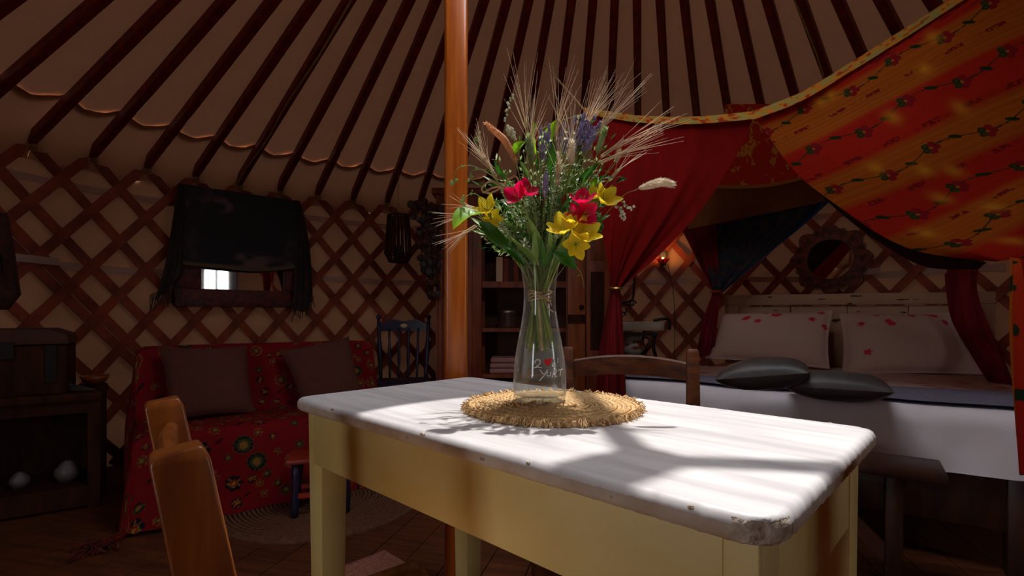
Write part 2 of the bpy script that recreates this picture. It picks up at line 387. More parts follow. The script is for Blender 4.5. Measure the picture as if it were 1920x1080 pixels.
# ---- straps between lattice and canvas
for z, a0, a1 in ((1.765, 35, 175), (1.27, 35, 175)):
    m = MB(); vs = []; fs = []; n = 60
    for i in range(n+1):
        a = a0+(a1-a0)*i/n; zz = z+.012*math.sin(a*.21)
        for dr, dz in ((.022, -.022), (.022, .022), (.026, .022), (.026, -.022)): vs.append(on_wall(a, R+dr, zz+dz))
    for i in range(n):
        for q in range(4): q2 = (q+1) % 4; fs.append((i*4+q, i*4+q2, i*4+4+q2, i*4+4+q))
    m.add(vs, fs).build('strap', M['strap'], wall)
for a0, a1, z in ((149.5, 156, 1.285), (156, 160.5, 1.80), (50.2, 45.8, 1.28)):      # strap ends brought round in front of the laths
    m = MB(); n = 8; vs = []; fs = []
    for i in range(n+1):
        a = a0+(a1-a0)*i/n
        for dr, dz in ((-.024, -.022), (-.024, .022), (-.02, .022), (-.02, -.022)): vs.append(on_wall(a, R+dr, z+dz+.02*i/n))
    for i in range(n):
        for q in range(4): q2 = (q+1) % 4; fs.append((i*4+q, i*4+q2, i*4+4+q2, i*4+4+q))
    fs += [(0, 1, 2, 3), (n*4, n*4+1, n*4+2, n*4+3)]
    m.add(vs, fs).build('strap', M['strap'], wall)
# ---- roof canvas, sagging a little between the rafters, with a lower skirt
SL = (APEXZ-RIMZ)/R
def roofz(r): return RIMZ+SL*(R-r)
naz = 76*8; rr_ = [CROWN-.02, 1.0, 1.3, 1.7, 2.1, 2.5, 2.9, 3.0, 3.08]
G = np.zeros((len(rr_), naz+1, 3))
for j, r in enumerate(rr_):
    a = np.radians(PH)+np.arange(naz+1)*2*PI/naz
    sag = .012*(np.cos(np.arange(naz+1)*2*PI/8)-1)*(r/R)
    rad = r+.01*np.sin(a*9+j)*(0 < j < len(rr_)-1)
    if j == len(rr_)-1: rad = 3.085+.10*np.abs(np.sin(np.arange(naz+1)*PI/8))
    G[j, :, 0] = CX+rad*np.cos(a); G[j, :, 1] = CY+rad*np.sin(a); G[j, :, 2] = roofz(r)+.048+sag
ceil = grid_mesh('ceiling', G, M['roof_canvas']); tag(ceil, 'sloping canvas roof of the tent over dark red rafters', 'roof', kind='structure')
rr_ = [3.02, 3.15, 3.3, 3.42, R+.05]
G = np.zeros((len(rr_), naz+1, 3))
for j, r in enumerate(rr_):
    a = np.radians(PH)+np.arange(naz+1)*2*PI/naz
    sc = np.abs(np.sin(np.arange(naz+1)*PI/8))                  # the skirt's upper edge hangs in scallops from rafter to rafter
    r2 = r+(.10*sc if j == 0 else .05*sc if j == 1 else .0)*1.0+.006*np.sin(np.arange(naz+1)*2.1+j)
    G[j, :, 0] = CX+r2*np.cos(a); G[j, :, 1] = CY+r2*np.sin(a); G[j, :, 2] = roofz(r2)+.040-.03*sc*(r-3.0)+(.004*np.sin(np.arange(naz+1)*1.3) if 0 < j else 0)-(0.12 if j == len(rr_)-1 else 0)
grid_mesh('canvas_skirt', G, M['skirt_canvas'], ceil)
# ---- rafters, each resting in the crotch of two laths, tied with twine
def rafter_mesh():
    m = MB(); n = 6; vs, fs = [], []
    for i in range(n):
        t = i/(n-1); r = R+.015+(CROWN-.1-R-.015)*t; z = roofz(r)+.006
        w = .047-.006*t; h = .06-.012*t
        vs += [Vector((r, -w/2, z-h/2)), Vector((r, w/2, z-h/2)), Vector((r, w/2, z+h/2)), Vector((r, -w/2, z+h/2))]
    for i in range(n-1):
        for q in range(4): q2 = (q+1) % 4; fs.append((i*4+q, i*4+q2, i*4+4+q2, i*4+4+q))
    fs += [(0, 1, 2, 3), (n*4-1, n*4-2, n*4-3, n*4-4)]
    return m.add(vs, fs)
raf = None; tie = None
for i in range(76):
    az = math.radians(PH-i*STEP)
    if raf is None: raf = o = rafter_mesh().build('rafter', M['rafter_wood'], ceil, bev=.006, seg=1)
    else: o = dup(raf, ceil)
    o.location = (CX, CY, 0); o.rotation_euler = (0, 0, az)
    if tie is None:
        m = MB()
        for q in range(3):
            m.tube([(R-.012+.02*math.cos(t)+q*.006, .032*math.sin(t), RIMZ+.0+.035*math.cos(t)-q*.012) for t in np.linspace(0, 2*PI, 9)], .003, 4)
        m.tube([(R-.03, .02, RIMZ-.02), (R-.035, .03, RIMZ-.07), (R-.03, .026, RIMZ-.1)], .0025, 4)
        tie = o2 = m.build('twine_tie', M['twine'], ceil)
    else: o2 = dup(tie, ceil)
    o2.location = (CX, CY, 0); o2.rotation_euler = (0, 0, az)
# rope pulled along one rafter
for k_ in (4, 22):
    a = PH-k_*STEP+.25
    m = MB(); pts = [on_wall(a+.5*math.sin(i*.9)*.3, R-.03+(1.0-R)*i/20, roofz(R-.03+(1.0-R)*i/20)-.035) for i in range(21)]
    m.tube(pts, .006, 5).build('rope', M['twine'], ceil)
# ---- crown ring with spokes, open to the sky
crown = thing('skylight', 'round open wooden skylight ring with three spokes at the roof top', 'skylight', (CX, CY, roofz(CROWN)))
m = MB()
prof = [(.68, -.05), (.79, -.05), (.79, .06), (.68, .06), (.68, -.05)]
m.lathe(prof, 48).build('ring', M['rafter_wood'], crown)
HB = Vector((.07, .06, .12))
vs, fs = [], []; n = 48                                           # unseen cover added over the ring to shape the sun patch
for i in range(n):
    a = 2*PI*i/n; c, s = math.cos(a), math.sin(a)
    vs += [(.74*c, .74*s, .062), (.014+.535*c, .128+.535*s, .075), (.014+.535*c, .128+.535*s, .087), (.74*c, .74*s, .074)]
for i in range(n):
    j = (i+1) % n
    for q in range(4): fs.append((i*4+q, i*4+(q+1) % 4, j*4+(q+1) % 4, j*4+q))
MB().add(vs, fs).build('sun_mask', M['canvas'], crown)
MB().lathe([(.001, -.025), (.06, -.025), (.06, .025), (.001, .025)], 20, HB).build('hub', M['rafter_wood'], crown)
for a, w in ((-9, .05), (92, .055), (217, .125)):                 # two arched spokes and one broad board
    d = Vector((math.cos(math.radians(a)), math.sin(math.radians(a)), 0)); far = HB+d*(.70-HB.dot(d)); far.z = .05
    pts = [HB+d*.03, HB.lerp(far, .35)+Vector((0, 0, .015)), HB.lerp(far, .7)+Vector((0, 0, .015)), far]; mm = MB()
    for p, q in zip(pts[:-1], pts[1:]): mm.bar(p, q, w, .035)
    mm.build('spoke', M['rafter_wood'], crown)
# ---- posts that carry the crown
for (u, y), lab in (((855.5, 1.8), 'varnished orange brown square wooden post beside the table holding up the roof'),):
    x = (u-960)/F*y
    t = thing('roof_post', lab, 'post', (x, y, 0), math.radians(3))
    zt = roofz(CROWN)-.05
    MB().box((0, 0, zt/2), (.08, .08, zt)).build('shaft', M['post_wood'], t, bev=.012, seg=3)
    MB().box((0, 0, zt-.03), (.13, .13, .06)).build('head_block', M['post_wood'], t, bev=.006)
x2, y2 = 2*CX-(-.2), 2*CY-1.8
t = thing('roof_post', 'second varnished square roof post near the doorway side', 'post', (x2+.15, y2-.1, 0), .3)
MB().box((0, 0, zt/2), (.08, .08, zt)).build('shaft', M['post_wood'], t, bev=.012, seg=3)
# ---- glazed double door in the right of the wall (it shows in the framed mirror)
dl = on_wall(DOOR_AZ, R*math.cos(math.radians(DW/2))+.03, 0); da = math.radians(DOOR_AZ)+PI/2
HW = R*math.sin(math.radians(DW/2))+.02
door = MB().box((-HW, 0, .98), (.09, .12, 1.96)).box((HW, 0, .98), (.09, .12, 1.96)).box((0, 0, 1.96), (2*HW+.09, .12, .1)).box((0, 0, .02), (2*HW, .12, .06)).build('door_1', M['door_green'])
door.location = dl; door.rotation_euler = (0, 0, da); tag(door, 'narrow glazed wooden door letting in daylight at the right', 'door', kind='structure')
w = 2*HW-.1
lf = MB().box((-w/2+.035, 0, .98), (.07, .045, 1.84)).box((w/2-.035, 0, .98), (.07, .045, 1.84)).box((0, 0, 1.86), (w-.14, .045, .08)).box((0, 0, .62), (w-.14, .045, .1)).box((0, 0, .30), (w-.14, .03, .55)).box((0, 0, 1.24), (.05, .04, 1.15)).build('door_leaf', M['door_green'], door)
for sx in (-1, 1):
    for k in range(2):
        MB().box((sx*((w-.14)/4+.0125), 0, .96+k*.58), ((w-.19)/2, .006, .56)).build('pane', M['pane_glass'], lf)
MB().box((0, 0, 1.25), (w-.14, .035, .04)).build('glazing_bar', M['door_green'], lf)
MB().ball((w/2-.035, -.05, 1.0), .022, 8, 6).build('handle', M['brass'], lf)
# ---- open entrance behind the camera: frame and a boarded leaf swung outwards
hw2 = R*math.sin(math.radians(ENTRY_W/2))+.02; dl = on_wall(ENTRY_AZ, R*math.cos(math.radians(ENTRY_W/2))+.03, 0)
d2 = MB().box((-hw2, 0, .98), (.09, .12, 1.96)).box((hw2, 0, .98), (.09, .12, 1.96)).box((0, 0, 1.96), (2*hw2+.09, .12, .1)).box((0, 0, .02), (2*hw2, .12, .06)).build('door_2', M['door_green'])
d2.location = dl; d2.rotation_euler = (0, 0, math.radians(ENTRY_AZ)+PI/2); tag(d2, 'open wooden entrance doorway behind the viewer', 'door', kind='structure')
for i in range(4):
    MB().box((-hw2-.02, -.11-i*.15, .98), (.03, .145, 1.84)).build('leaf_board', M['door_green'], d2, bev=.004)

# ================================================================ the table
TZ = .76; TT = .034
NL, NR, BR, BL = Vector((-.546, 1.283, 0)), Vector((.262, .503, 0)), Vector((.683, .936, 0)), Vector((-.157, 1.731, 0))
tc = (NL+NR+BR+BL)/4; ex = ((NR-NL)+(BR-BL)).normalized(); ey = Vector((-ex.y, ex.x, 0))
TL, TWD = ((NR-NL).length+(BR-BL).length)/2, ((BL-NL).length+(BR-NR).length)/2
trot = math.atan2(ex.y, ex.x)
table = thing('dining_table', 'cream painted wooden table with a worn white marble top', 'table', (tc.x, tc.y, 0), trot)
# marble slab: rounded corners, eased and nibbled edge, a broken corner nearest the camera
def slab_outline(hx, hy, r=.028, n=7):
    pts = []
    for cx, cy, a0 in ((hx-r, hy-r, 0), (-hx+r, hy-r, 90), (-hx+r, -hy+r, 180), (hx-r, -hy+r, 270)):
        arc = [(cx+r*math.cos(math.radians(a0+90*i/n)), cy+r*math.sin(math.radians(a0+90*i/n))) for i in range(n+1)]
        pts += arc
    out = []
    for i, p in enumerate(pts):
        q = pts[(i+1) % len(pts)]; d = math.dist(p, q); k = max(1, int(d/.008))
        for j in range(k): out.append((p[0]+(q[0]-p[0])*j/k, p[1]+(q[1]-p[1])*j/k))
    return out
ol = slab_outline(TL/2, TWD/2); n = len(ol)
levels = [(.010, -TT), (.003, -TT+.004), (0, -TT+.010), (0, -.012), (.003, -.005), (.007, -.0015), (.012, 0)]
vs, fs = [], []
for li, (ins, z) in enumerate(levels):
    for i, (x, y) in enumerate(ol):
        L_ = math.hypot(x, y); sx = 1-ins/max(TL/2, .01); sy = 1-ins/(TWD/2)
        nib = .0012*math.sin(i*1.7)*math.sin(i*.37)+.0008*math.sin(i*3.1); px, py = x*sx, y*sy
        px -= nib*(1 if x > 0 else -1)*(abs(x) > TL/2-.03); py -= nib*(1 if y > 0 else -1)*(abs(y) > TWD/2-.03)
        dc = math.hypot(px-TL/2, py+TWD/2); zz = z
        if dc < .055 and li < 5:                                  # the break at the near right corner
            k_ = (1-dc/.055); px -= .008*k_*(.75+.25*math.sin(i*.9)); py += .008*k_*(.75+.25*math.sin(i*1.1)); 
        vs.append((px, py, TZ+zz))
for li in range(len(levels)-1):
    for i in range(n): fs.append((li*n+i, li*n+(i+1) % n, (li+1)*n+(i+1) % n, (li+1)*n+i))
fs += [tuple(range(n-1, -1, -1)), tuple(range((len(levels)-1)*n, len(levels)*n))]
slab = MB().add(vs, fs).build('marble_top', M['marble'], table); me = slab.data
me.materials.append(M['marble_edge']); me.materials.append(M['stone_break'])
for p in me.polygons:
    p.use_smooth = len(p.vertices) == 4
    c = p.center; dc = math.hypot(c.x-TL/2, c.y+TWD/2)
    if len(p.vertices) == 4:
        if c.z < TZ-.011: p.material_index = 1
        if dc < .05 and c.z < TZ-.005: p.material_index = 2
# chips: small dark pits along the near edge
for i, fx in enumerate((.205, -.06, -.02, .33, -.32, .12, .42)):
    MB().ball((fx*TL, -TWD/2+.001, TZ-.006-.014*(i % 2)), (.0045+.002*(i % 3), .0025, .003), 6, 4).build('chip', M['stone_break'], slab)
MB().ball((TL/2-.075, TWD/2-.012, TZ), (.004, .003, .0015), 6, 4).build('chip', M['stone_break'], slab)
LW = .072; ins = .026; AZ0, AZ1 = .597, TZ-TT
for sx in (-1, 1):
    for sy in (-1, 1):
        MB().bar((sx*(TL/2-ins-LW/2), sy*(TWD/2-ins-LW/2), 0), (sx*(TL/2-ins-LW/2), sy*(TWD/2-ins-LW/2), AZ1), .055, .055, (0, 1, 0), LW, LW).build('leg', M['cream_paint'], table, bev=.003)
for sy in (-1, 1):
    MB().box((0, sy*(TWD/2-ins-.009+.004), (AZ0+AZ1)/2), (TL-2*ins-2*LW*(.02 if sy < 0 else 1)-(LW*1.0 if sy < 0 else 0), .018, AZ1-AZ0)).build('apron', M['cream_paint'], table, bev=.0025)
    MB().box((sy*(TL/2-ins-.012), 0, (AZ0+AZ1)/2), (.018, TWD-2*ins-2*LW, AZ1-AZ0)).build('apron', M['cream_paint'], table, bev=.0025)
for sx in (1,):
    MB().box((sx*(TL/2-ins-LW/2+.0), -(TWD/2-ins-.004), (AZ0+AZ1)/2), (LW, .012, AZ1-AZ0)).build('corner_board', M['cream_paint'], table, bev=.0025)

# ================================================================ placemat: coils of braided jute
mc = PZ(1036, 766, TZ)
mat_t = thing('placemat', 'round woven straw placemat with a frayed rim under the vase', 'placemat', (mc.x, mc.y, TZ))
def coil(r, w, h, nseg):
    vs, fs = [], []
    for i in range(nseg):
        a = 2*PI*i/nseg; ph = i % 4; bump = (1, 1.25, 1, .72)[ph]; off = (0, .12, 0, -.12)[ph]*w
        for q, (dx, dz) in enumerate(((-.5, .15), (-.28, .85), (.05, 1.0), (.32, .8), (.5, .15))):
            rr = r+dx*w*(.95+.1*bump)+off; z = h*dz*(.8+.25*bump) if q in (1, 2, 3) else h*dz
            vs.append((rr*math.cos(a), rr*math.sin(a), z))
    for i in range(nseg):
        i2 = (i+1) % nseg
        for q in range(4): fs.append((i*5+q, i2*5+q, i2*5+q+1, i*5+q+1))
    return MB().add(vs, fs)
MB().lathe([(.001, .0008), (.192, .0008), (.192, .006), (.001, .006)], 48).build('backing', M['jute'], mat_t)
NC = 19
for i in range(NC):
    r = .005+.0098*(i+.5); coil(r, .0112, .011+.0015*math.sin(i*2.1), max(24, int(2*PI*r/.0032)//4*4)).build('coil', M['jute'], mat_t)
fr = MB()
for i in range(520):
    a = random.uniform(0, 2*PI); r0 = .186; l = random.uniform(.008, .02); da = random.uniform(-.05, .05); z = random.uniform(.002, .012)
    p0 = (r0*math.cos(a), r0*math.sin(a), z); p1 = ((r0+l*.6)*math.cos(a+da*.5), (r0+l*.6)*math.sin(a+da*.5), z+random.uniform(0, .008)); p2 = ((r0+l)*math.cos(a+da), (r0+l)*math.sin(a+da), max(.001, z+random.uniform(-.008, .006)))
    fr.tube([p0, p1, p2], [.0018, .0018, .001], 4)
tag(fr.build('fringe', M['jute'], mat_t), kind='stuff')

# ================================================================ vase
VX, VY = .064, 1.17; VZ = TZ+.012
vase = thing('glass_vase', 'clear glass carafe vase with handwritten words standing on the straw mat', 'vase', (VX, VY, VZ))
VP = [(0, .056), (.006, .0605), (.03, .0612), (.06, .0605), (.10, .0570), (.14, .0500), (.175, .0430), (.205, .0385), (.232, .0366), (.255, .0368), (.28, .0395), (.30, .0425), (.313, .045)]
zz = np.linspace(0, .313, 44); rr_ = np.interp(zz, [p[0] for p in VP], [p[1] for p in VP])
rr_[1:-1] = np.convolve(rr_, [.25, .5, .25], 'same')[1:-1]
def vr(z): return float(np.interp(z, zz, rr_))
outer = [(.001, .0)]+[(float(r), float(z)) for r, z in zip(rr_, zz)]
th = .0022
rim = [(rr_[-1]-.0004, .3142), (rr_[-1]-th+.0004, .3142)]
inner = [(float(r-th), float(z)) for r, z in zip(rr_, zz) if z > .014][::-1]+[(.05, .012), (.001, .011)]
MB().lathe(outer+rim+inner, 64).build('body', M['vase_glass'], vase, smooth=True)
MB().tube([((rr_[-1]-.0011)*math.cos(t), (rr_[-1]-.0011)*math.sin(t), .3145) for t in np.linspace(0, 2*PI, 65)], .0015, 8, cap=False).build('rim', M['vase_glass'], vase, smooth=True)
def on_vase(u, v, lift=.0006):
    z = CAMZ+(590-v)/F*(VY-.056)-VZ; r = vr(max(0, min(.313, z)))+lift
    dx = (u-1012)/F*(VY-.056); s = max(-.97, min(.97, dx/r))
    return Vector((r*s, -r*math.sqrt(1-s*s), z))
def stroke(pts, w=.0009):
    pp = crom([(p[0], p[1], 0) for p in pts], max(8, 5*len(pts))) if len(pts) > 2 else np.array([[*pts[0], 0], [(pts[0][0]+pts[1][0])/2, (pts[0][1]+pts[1][1])/2, 0], [*pts[1], 0]])
    return MB().tube([on_vase(p[0], p[1]) for p in pp], w, 5)
ST = [('letter', [[(1000, 681), (1003, 675), (1009, 675), (1010, 681), (1004, 687), (999, 690), (1005, 688), (1013, 689)]]),
      ('letter', [[(1034, 686), (1039, 684), (1037, 681), (1034, 684), (1035, 688), (1040, 687)]]),
      ('letter', [[(1045, 672), (1044, 682)], [(1044, 686), (1044, 687)]]),
      ('letter', [[(1010, 693), (1014, 699), (1019, 702)], [(1024, 693), (1017, 704), (1009, 713)]]),
      ('letter', [[(1024, 697), (1023, 703), (1027, 705), (1030, 702), (1030, 697)]]),
      ('letter', [[(1033, 708), (1035, 701), (1037, 694)], [(1035, 694), (1041, 694), (1041, 699), (1035, 701), (1039, 704), (1043, 707)]]),
      ('letter', [[(1045, 695), (1050, 695), (1054, 694)], [(1050, 695), (1049, 706)]])]
for nm, ss in ST:
    m = MB()
    for s in ss: q = stroke(s); m.add(q.v, q.f)
    m.build(nm, M['etch_white'], vase)
hp = [(1025+8.5*x, 679-8.5*y) for x, y in ((0, -1), (-.55, -.45), (-.95, .1), (-.8, .6), (-.4, .72), (-.05, .42), (.35, .85), (.8, .8), (.95, .3), (.6, -.35))]
n = len(hp); f_ = [on_vase(u, v, .0012) for u, v in hp]+[on_vase(u, v, .0002) for u, v in hp]+[on_vase(1026, 678, .0014)]
MB().add(f_, [(i, (i+1) % n, 2*n) for i in range(n)]+[(i, (i+1) % n, n+(i+1) % n, n+i) for i in range(n)]).build('red_heart', M['etch_red'], vase)

# ================================================================ bouquet, tied with raffia, standing in the vase
BO = Vector((VX, VY, .893))
bq = thing('bouquet', 'tied bouquet of yellow and pink flowers, barley, lavender and leaves in glass vase', 'bouquet', BO)
def B(u, v, dy=0): return P(u, v, VY+dy)-BO
NECK = Vector((.0, 0, .118))
def stem_to(head, r=.0016, bend=None, rb=None):
    a = math.atan2(head.y, head.x)+PI+random.uniform(-.6, .6); rad = random.uniform(.006, .034)
    b = Vector((rad*math.cos(a), rad*math.sin(a), random.uniform(-.006, .02)))
    if random.random() < .8: b = Vector((.012*math.cos(a), .012*math.sin(a), .098))   # most stalks are cut short above the tie
    nk = NECK+Vector((random.uniform(-.014, .014), random.uniform(-.014, .014), 0))
    d = (head-nk); mid = nk+d*.5+Vector((0, 0, .12*d.length)) if bend is None else bend
    pts = crom([b, nk, mid, head], 16)
    MB().tube(pts, [r*1.35-(r*.7)*i/15 for i in range(16)], 5).build('stem', M['stem'], bq, smooth=True)
    t = Vector(pts[-1])-Vector(pts[-3]); return t.normalized()
def petal_bm(l, w, cup=.25, n=6, point=.9, ruffle=.0):
    vs, fs = [], []
    for i in range(n+1):
        t = i/n; ww = w*math.sin(PI*min(1, t*point+.06))**.8*(.35+.65*min(1, t*2)); z = cup*l*(t*t)
        for k_ in (-1, -.5, 0, .5, 1): vs.append((k_*ww/2, l*t, z+abs(k_)*ww*.18+ruffle*math.sin(t*9+k_*5)))
    for i in range(n):
        for k_ in range(4): fs.append((i*5+k_, i*5+k_+1, (i+1)*5+k_+1, (i+1)*5+k_))
    return MB().add(vs, fs)
def frame(d, roll=0):
    return d.to_track_quat('Z', 'Y').to_matrix().to_4x4() @ Matrix.Rotation(roll, 4, 'Z')
PET = {}
def flower(name, c, d, mt, l, w, npet=6, open_=.9, roll=0, ruf=.0008):
    d = Vector(d).normalized(); fm = Matrix.Translation(c) @ frame(d, roll)
    m = MB(); m.lathe([(.001, -.014), (.0035, -.008), (.003, 0), (.001, .004)], 7)
    for i in range(5):
        a = 2*PI*i/5; m.tube([(0, 0, 0), (.004*math.cos(a), .004*math.sin(a), .012), (.007*math.cos(a), .007*math.sin(a), .019)], .0006, 4)
    core = m.build(name, M['stem'], bq); core.matrix_local = fm
    key = (mt, round(l, 4), round(w, 4))
    for i in range(npet):
        if key not in PET: PET[key] = o = petal_bm(l, w, .3, ruffle=ruf).build('petal', M[mt], core, smooth=True)
        else: o = dup(PET[key], core)
        o.matrix_local = Matrix.Rotation(2*PI*i/npet+(.12*math.sin(i*5)), 4, 'Z') @ Matrix.Rotation(open_*(.75+.35*((i*7) % 5)/5)*.55, 4, 'X') @ Matrix.Scale(.9+.2*((i*3) % 4)/4, 4)
    return core
# pixel, distance towards the camera (negative is nearer), facing
for u, v, dy, d, l, op in ((916, 398, -.10, (-.5, -.9, .15), .030, .9), (921, 410, -.09, (.1, -.8, -.6), .024, .7), (1057, 437, -.15, (-.3, -.9, .3), .036, .8), (1074, 425, -.14, (.0, -.6, .8), .03, .8),
                           (1090, 446, -.15, (.3, -.95, .1), .038, .9), (1079, 458, -.15, (.0, -.8, -.7), .03, .7), (1128, 380, -.08, (.45, -.85, .1), .036, .9), (1118, 372, -.07, (-.5, -.7, .4), .026, .8)):
    d = (d[0], d[1], d[2]+.55); c = B(u, v, dy); stem_to(c-Vector(d).normalized()*.012); l *= 1.18; flower('yellow_flower', c, d, 'yellow_petal', l, l*.62, 6, op, u)
for u, v, dy, d, l, n_ in ((972, 374, -.14, (-.5, -.85, .1), .034, 4), (985, 366, -.13, (.5, -.7, .5), .034, 4), (1090, 384, -.13, (.0, -.7, .7), .036, 4), (1094, 402, -.14, (.25, -.9, -.45), .034, 4), (1081, 400, -.13, (-.8, -.6, -.1), .026, 3)):
    d = (d[0], d[1], d[2]+.4); c = B(u, v, dy); stem_to(c-Vector(d).normalized()*.012); flower('pink_flower', c, d, 'pink_petal', l, l*.85, n_, .85, u)
for u, v in ((1017, 385), (1008, 368), (1055, 380), (1150, 345), (1008, 280), (1006, 262), (1013, 294)):
    c = B(u, v, -.06); d = stem_to(c)
    MB().ball(c+d*.01, (.005, .005, .013), 7, 6, d).build('red_bud', M['red_bud'], bq, smooth=True)
# leaves
def leaf(p0, p1, w, mt, name='leaf', curl=.15, n=9, side=None, fold=.25, nrm=None):
    p0, p1 = Vector(p0), Vector(p1); ax = p1-p0; L_ = ax.length; d = ax.normalized()
    nrm = Vector(nrm if nrm is not None else (0, -1, .35)); nrm = (nrm-d*nrm.dot(d)).normalized(); sd = d.cross(nrm)
    vs, fs = [], []
    for i in range(n+1):
        t = i/n; ww = w*(math.sin(PI*t**.85)**.75 if 0 < t < 1 else .02)
        c = p0+ax*t+nrm*(curl*L_*math.sin(PI*t))
        for k_ in (-1, -.5, 0, .5, 1): vs.append(c+sd*(k_*ww/2)+nrm*(abs(k_)*ww*fold+.0006*math.sin(t*25+k_*4)))
    for i in range(n):
        for k_ in range(4): fs.append((i*5+k_, i*5+k_+1, (i+1)*5+k_+1, (i+1)*5+k_))
    return MB().add(vs, fs).build(name, M[mt], bq, smooth=True)
leaf(B(902, 400, -.12), B(850, 430, -.15), .058, 'leaf_bright', curl=.1, nrm=(0, -.5, 1))
leaf(B(898, 418, -.13), B(958, 468, -.10), .05, 'leaf_green', curl=-.12, nrm=(.3, -.6, .5))
leaf(B(945, 462, -.08), B(985, 500, -.04), .02, 'leaf_green', curl=.1)
leaf(B(1035, 470, -.10), B(1080, 505, -.10), .034, 'leaf_green', curl=.12)
leaf(B(1100, 420, -.09), B(1132, 428, -.08), .034, 'leaf_green', curl=.1); leaf(B(1095, 430, -.08), B(1128, 437, -.08), .022, 'leaf_green')
leaf(B(1012, 300, -.03), B(1042, 225, -.05), .026, 'leaf_bright', curl=.1); leaf(B(1005, 290, -.02), B(1002, 228, -.03), .016, 'leaf_bright'); leaf(B(1030, 330, -.04), B(1037, 255, -.05), .02, 'leaf_green')
leaf(B(962, 290, -.04), B(985, 265, -.05), .02, 'leaf_bright', curl=.2); leaf(B(1150, 345, -.05), B(1176, 335, -.07), .016, 'leaf_green'); leaf(B(1110, 350, -.07), B(1122, 335, -.07), .016, 'leaf_bright')
for a, b, w, m_ in (((1020, 495), (988, 405), .022, 'leaf_long'), ((1003, 498), (1001, 432), .015, 'leaf_long'), ((1030, 492), (1031, 420), .012, 'leaf_long'), ((1022, 500), (1060, 395), .010, 'leaf_long'), ((1040, 485), (1110, 452), .022, 'leaf_long'),
                    ((1018, 500), (1016, 445), .012, 'leaf_green'), ((1035, 500), (1075, 440), .012, 'leaf_long'), ((1010, 500), (975, 455), .010, 'leaf_long'), ((1000, 495), (950, 440), .012, 'leaf_long'), ((1025, 500), (1045, 450), .009, 'leaf_green')):
    leaf(B(*a, -.05), B(*b, -.12), w, m_, curl=.06)
for i in range(110):                                             # smaller filling leaves
    th = random.uniform(0, 2*PI); rad = random.uniform(.02, .13); z = .205+rad*.35+random.uniform(0, .15)
    c = Vector((rad*math.cos(th)*1.05, rad*math.sin(th)*.9, z)); d = Vector((math.cos(th)*.7, math.sin(th)*.5, random.uniform(.1, 1))).normalized()
    leaf(c, c+d*random.uniform(.03, .06), random.uniform(.006, .014), random.choice(['leaf_green', 'leaf_long', 'leaf_fine', 'leaf_green']), curl=random.uniform(-.1, .2), n=5, nrm=(random.uniform(-1, 1), -1, .5))
# feathery sprigs: a stalk with many tiny leaves
def sprig(p1, mt='leaf_fine', n=26, ll=.014, w=.003, p0=None):
    p1 = Vector(p1); p0 = Vector(p0) if p0 is not None else Vector((p1.x*.16, p1.y*.16, .19))
    pts = [Vector(q) for q in crom([p0, p0.lerp(p1, .5)+Vector((0, 0, .01)), p1], 10)]
    m = MB().tube(pts, [.0012-.0007*i/9 for i in range(10)], 4)
    for i in range(n):
        t = .1+.9*i/n; q = pts[min(9, int(t*9.99))]; a = i*2.4
        ax = (pts[-1]-pts[0]).normalized(); o1 = ax.orthogonal().normalized(); o2 = ax.cross(o1)
        d = (ax*.6+o1*math.cos(a)+o2*math.sin(a)).normalized(); s = d.cross(ax).normalized(); l = ll*random.uniform(.6, 1.3)
        m.add([q, q+d*l*.5+s*w, q+d*l, q+d*l*.5-s*w], [(0, 1, 2, 3)])
    return m.build('green_sprig', M[mt], bq)
for u, v, dy in ((955, 455, -.08), (975, 430, -.1), (940, 430, -.08), (985, 450, -.1), (960, 400, -.06), (1140, 300, -.05), (1155, 320, -.04), (1120, 250, -.02), (1105, 235, -.03), (985, 330, -.05), (1020, 340, -.06), (1050, 330, -.07), (1080, 340, -.08), (1100, 320, -.05),
                 (1140, 340, -.02), (1120, 310, -.08), (1065, 310, -.05), (1040, 300, -.03), (1000, 310, -.02), (975, 300, 0), (950, 330, -.02), (1150, 360, -.02), (930, 300, .0), (1085, 290, -.02), (1060, 270, 0), (1090, 360, -.1), (1035, 360, -.1), (1130, 280, .03), (1145, 260, .03), (910, 350, 0)):
    sprig(B(u, v, dy), random.choice(['leaf_fine', 'leaf_fine', 'leaf_green']), 30, .017, .0026)
for i in range(150):
    th = random.uniform(0, 2*PI); rad = random.uniform(.02, .15); c = Vector((rad*math.cos(th), rad*math.sin(th)*.9, random.uniform(.25, .40)-rad*.18))
    sprig(c, random.choice(['leaf_fine', 'leaf_silver', 'leaf_silver', 'leaf_long', 'leaf_green']), 26, .015, .0025)
for i in range(70):
    u = random.gauss(1050, 48); v = 345-95*math.sqrt(max(0, 1-((u-1050)/125)**2))*random.random()-8
    sprig(B(u, v, random.uniform(-.12, .1)), random.choice(['leaf_silver', 'leaf_fine', 'leaf_fine', 'leaf_green']), 22, .013, .0021)
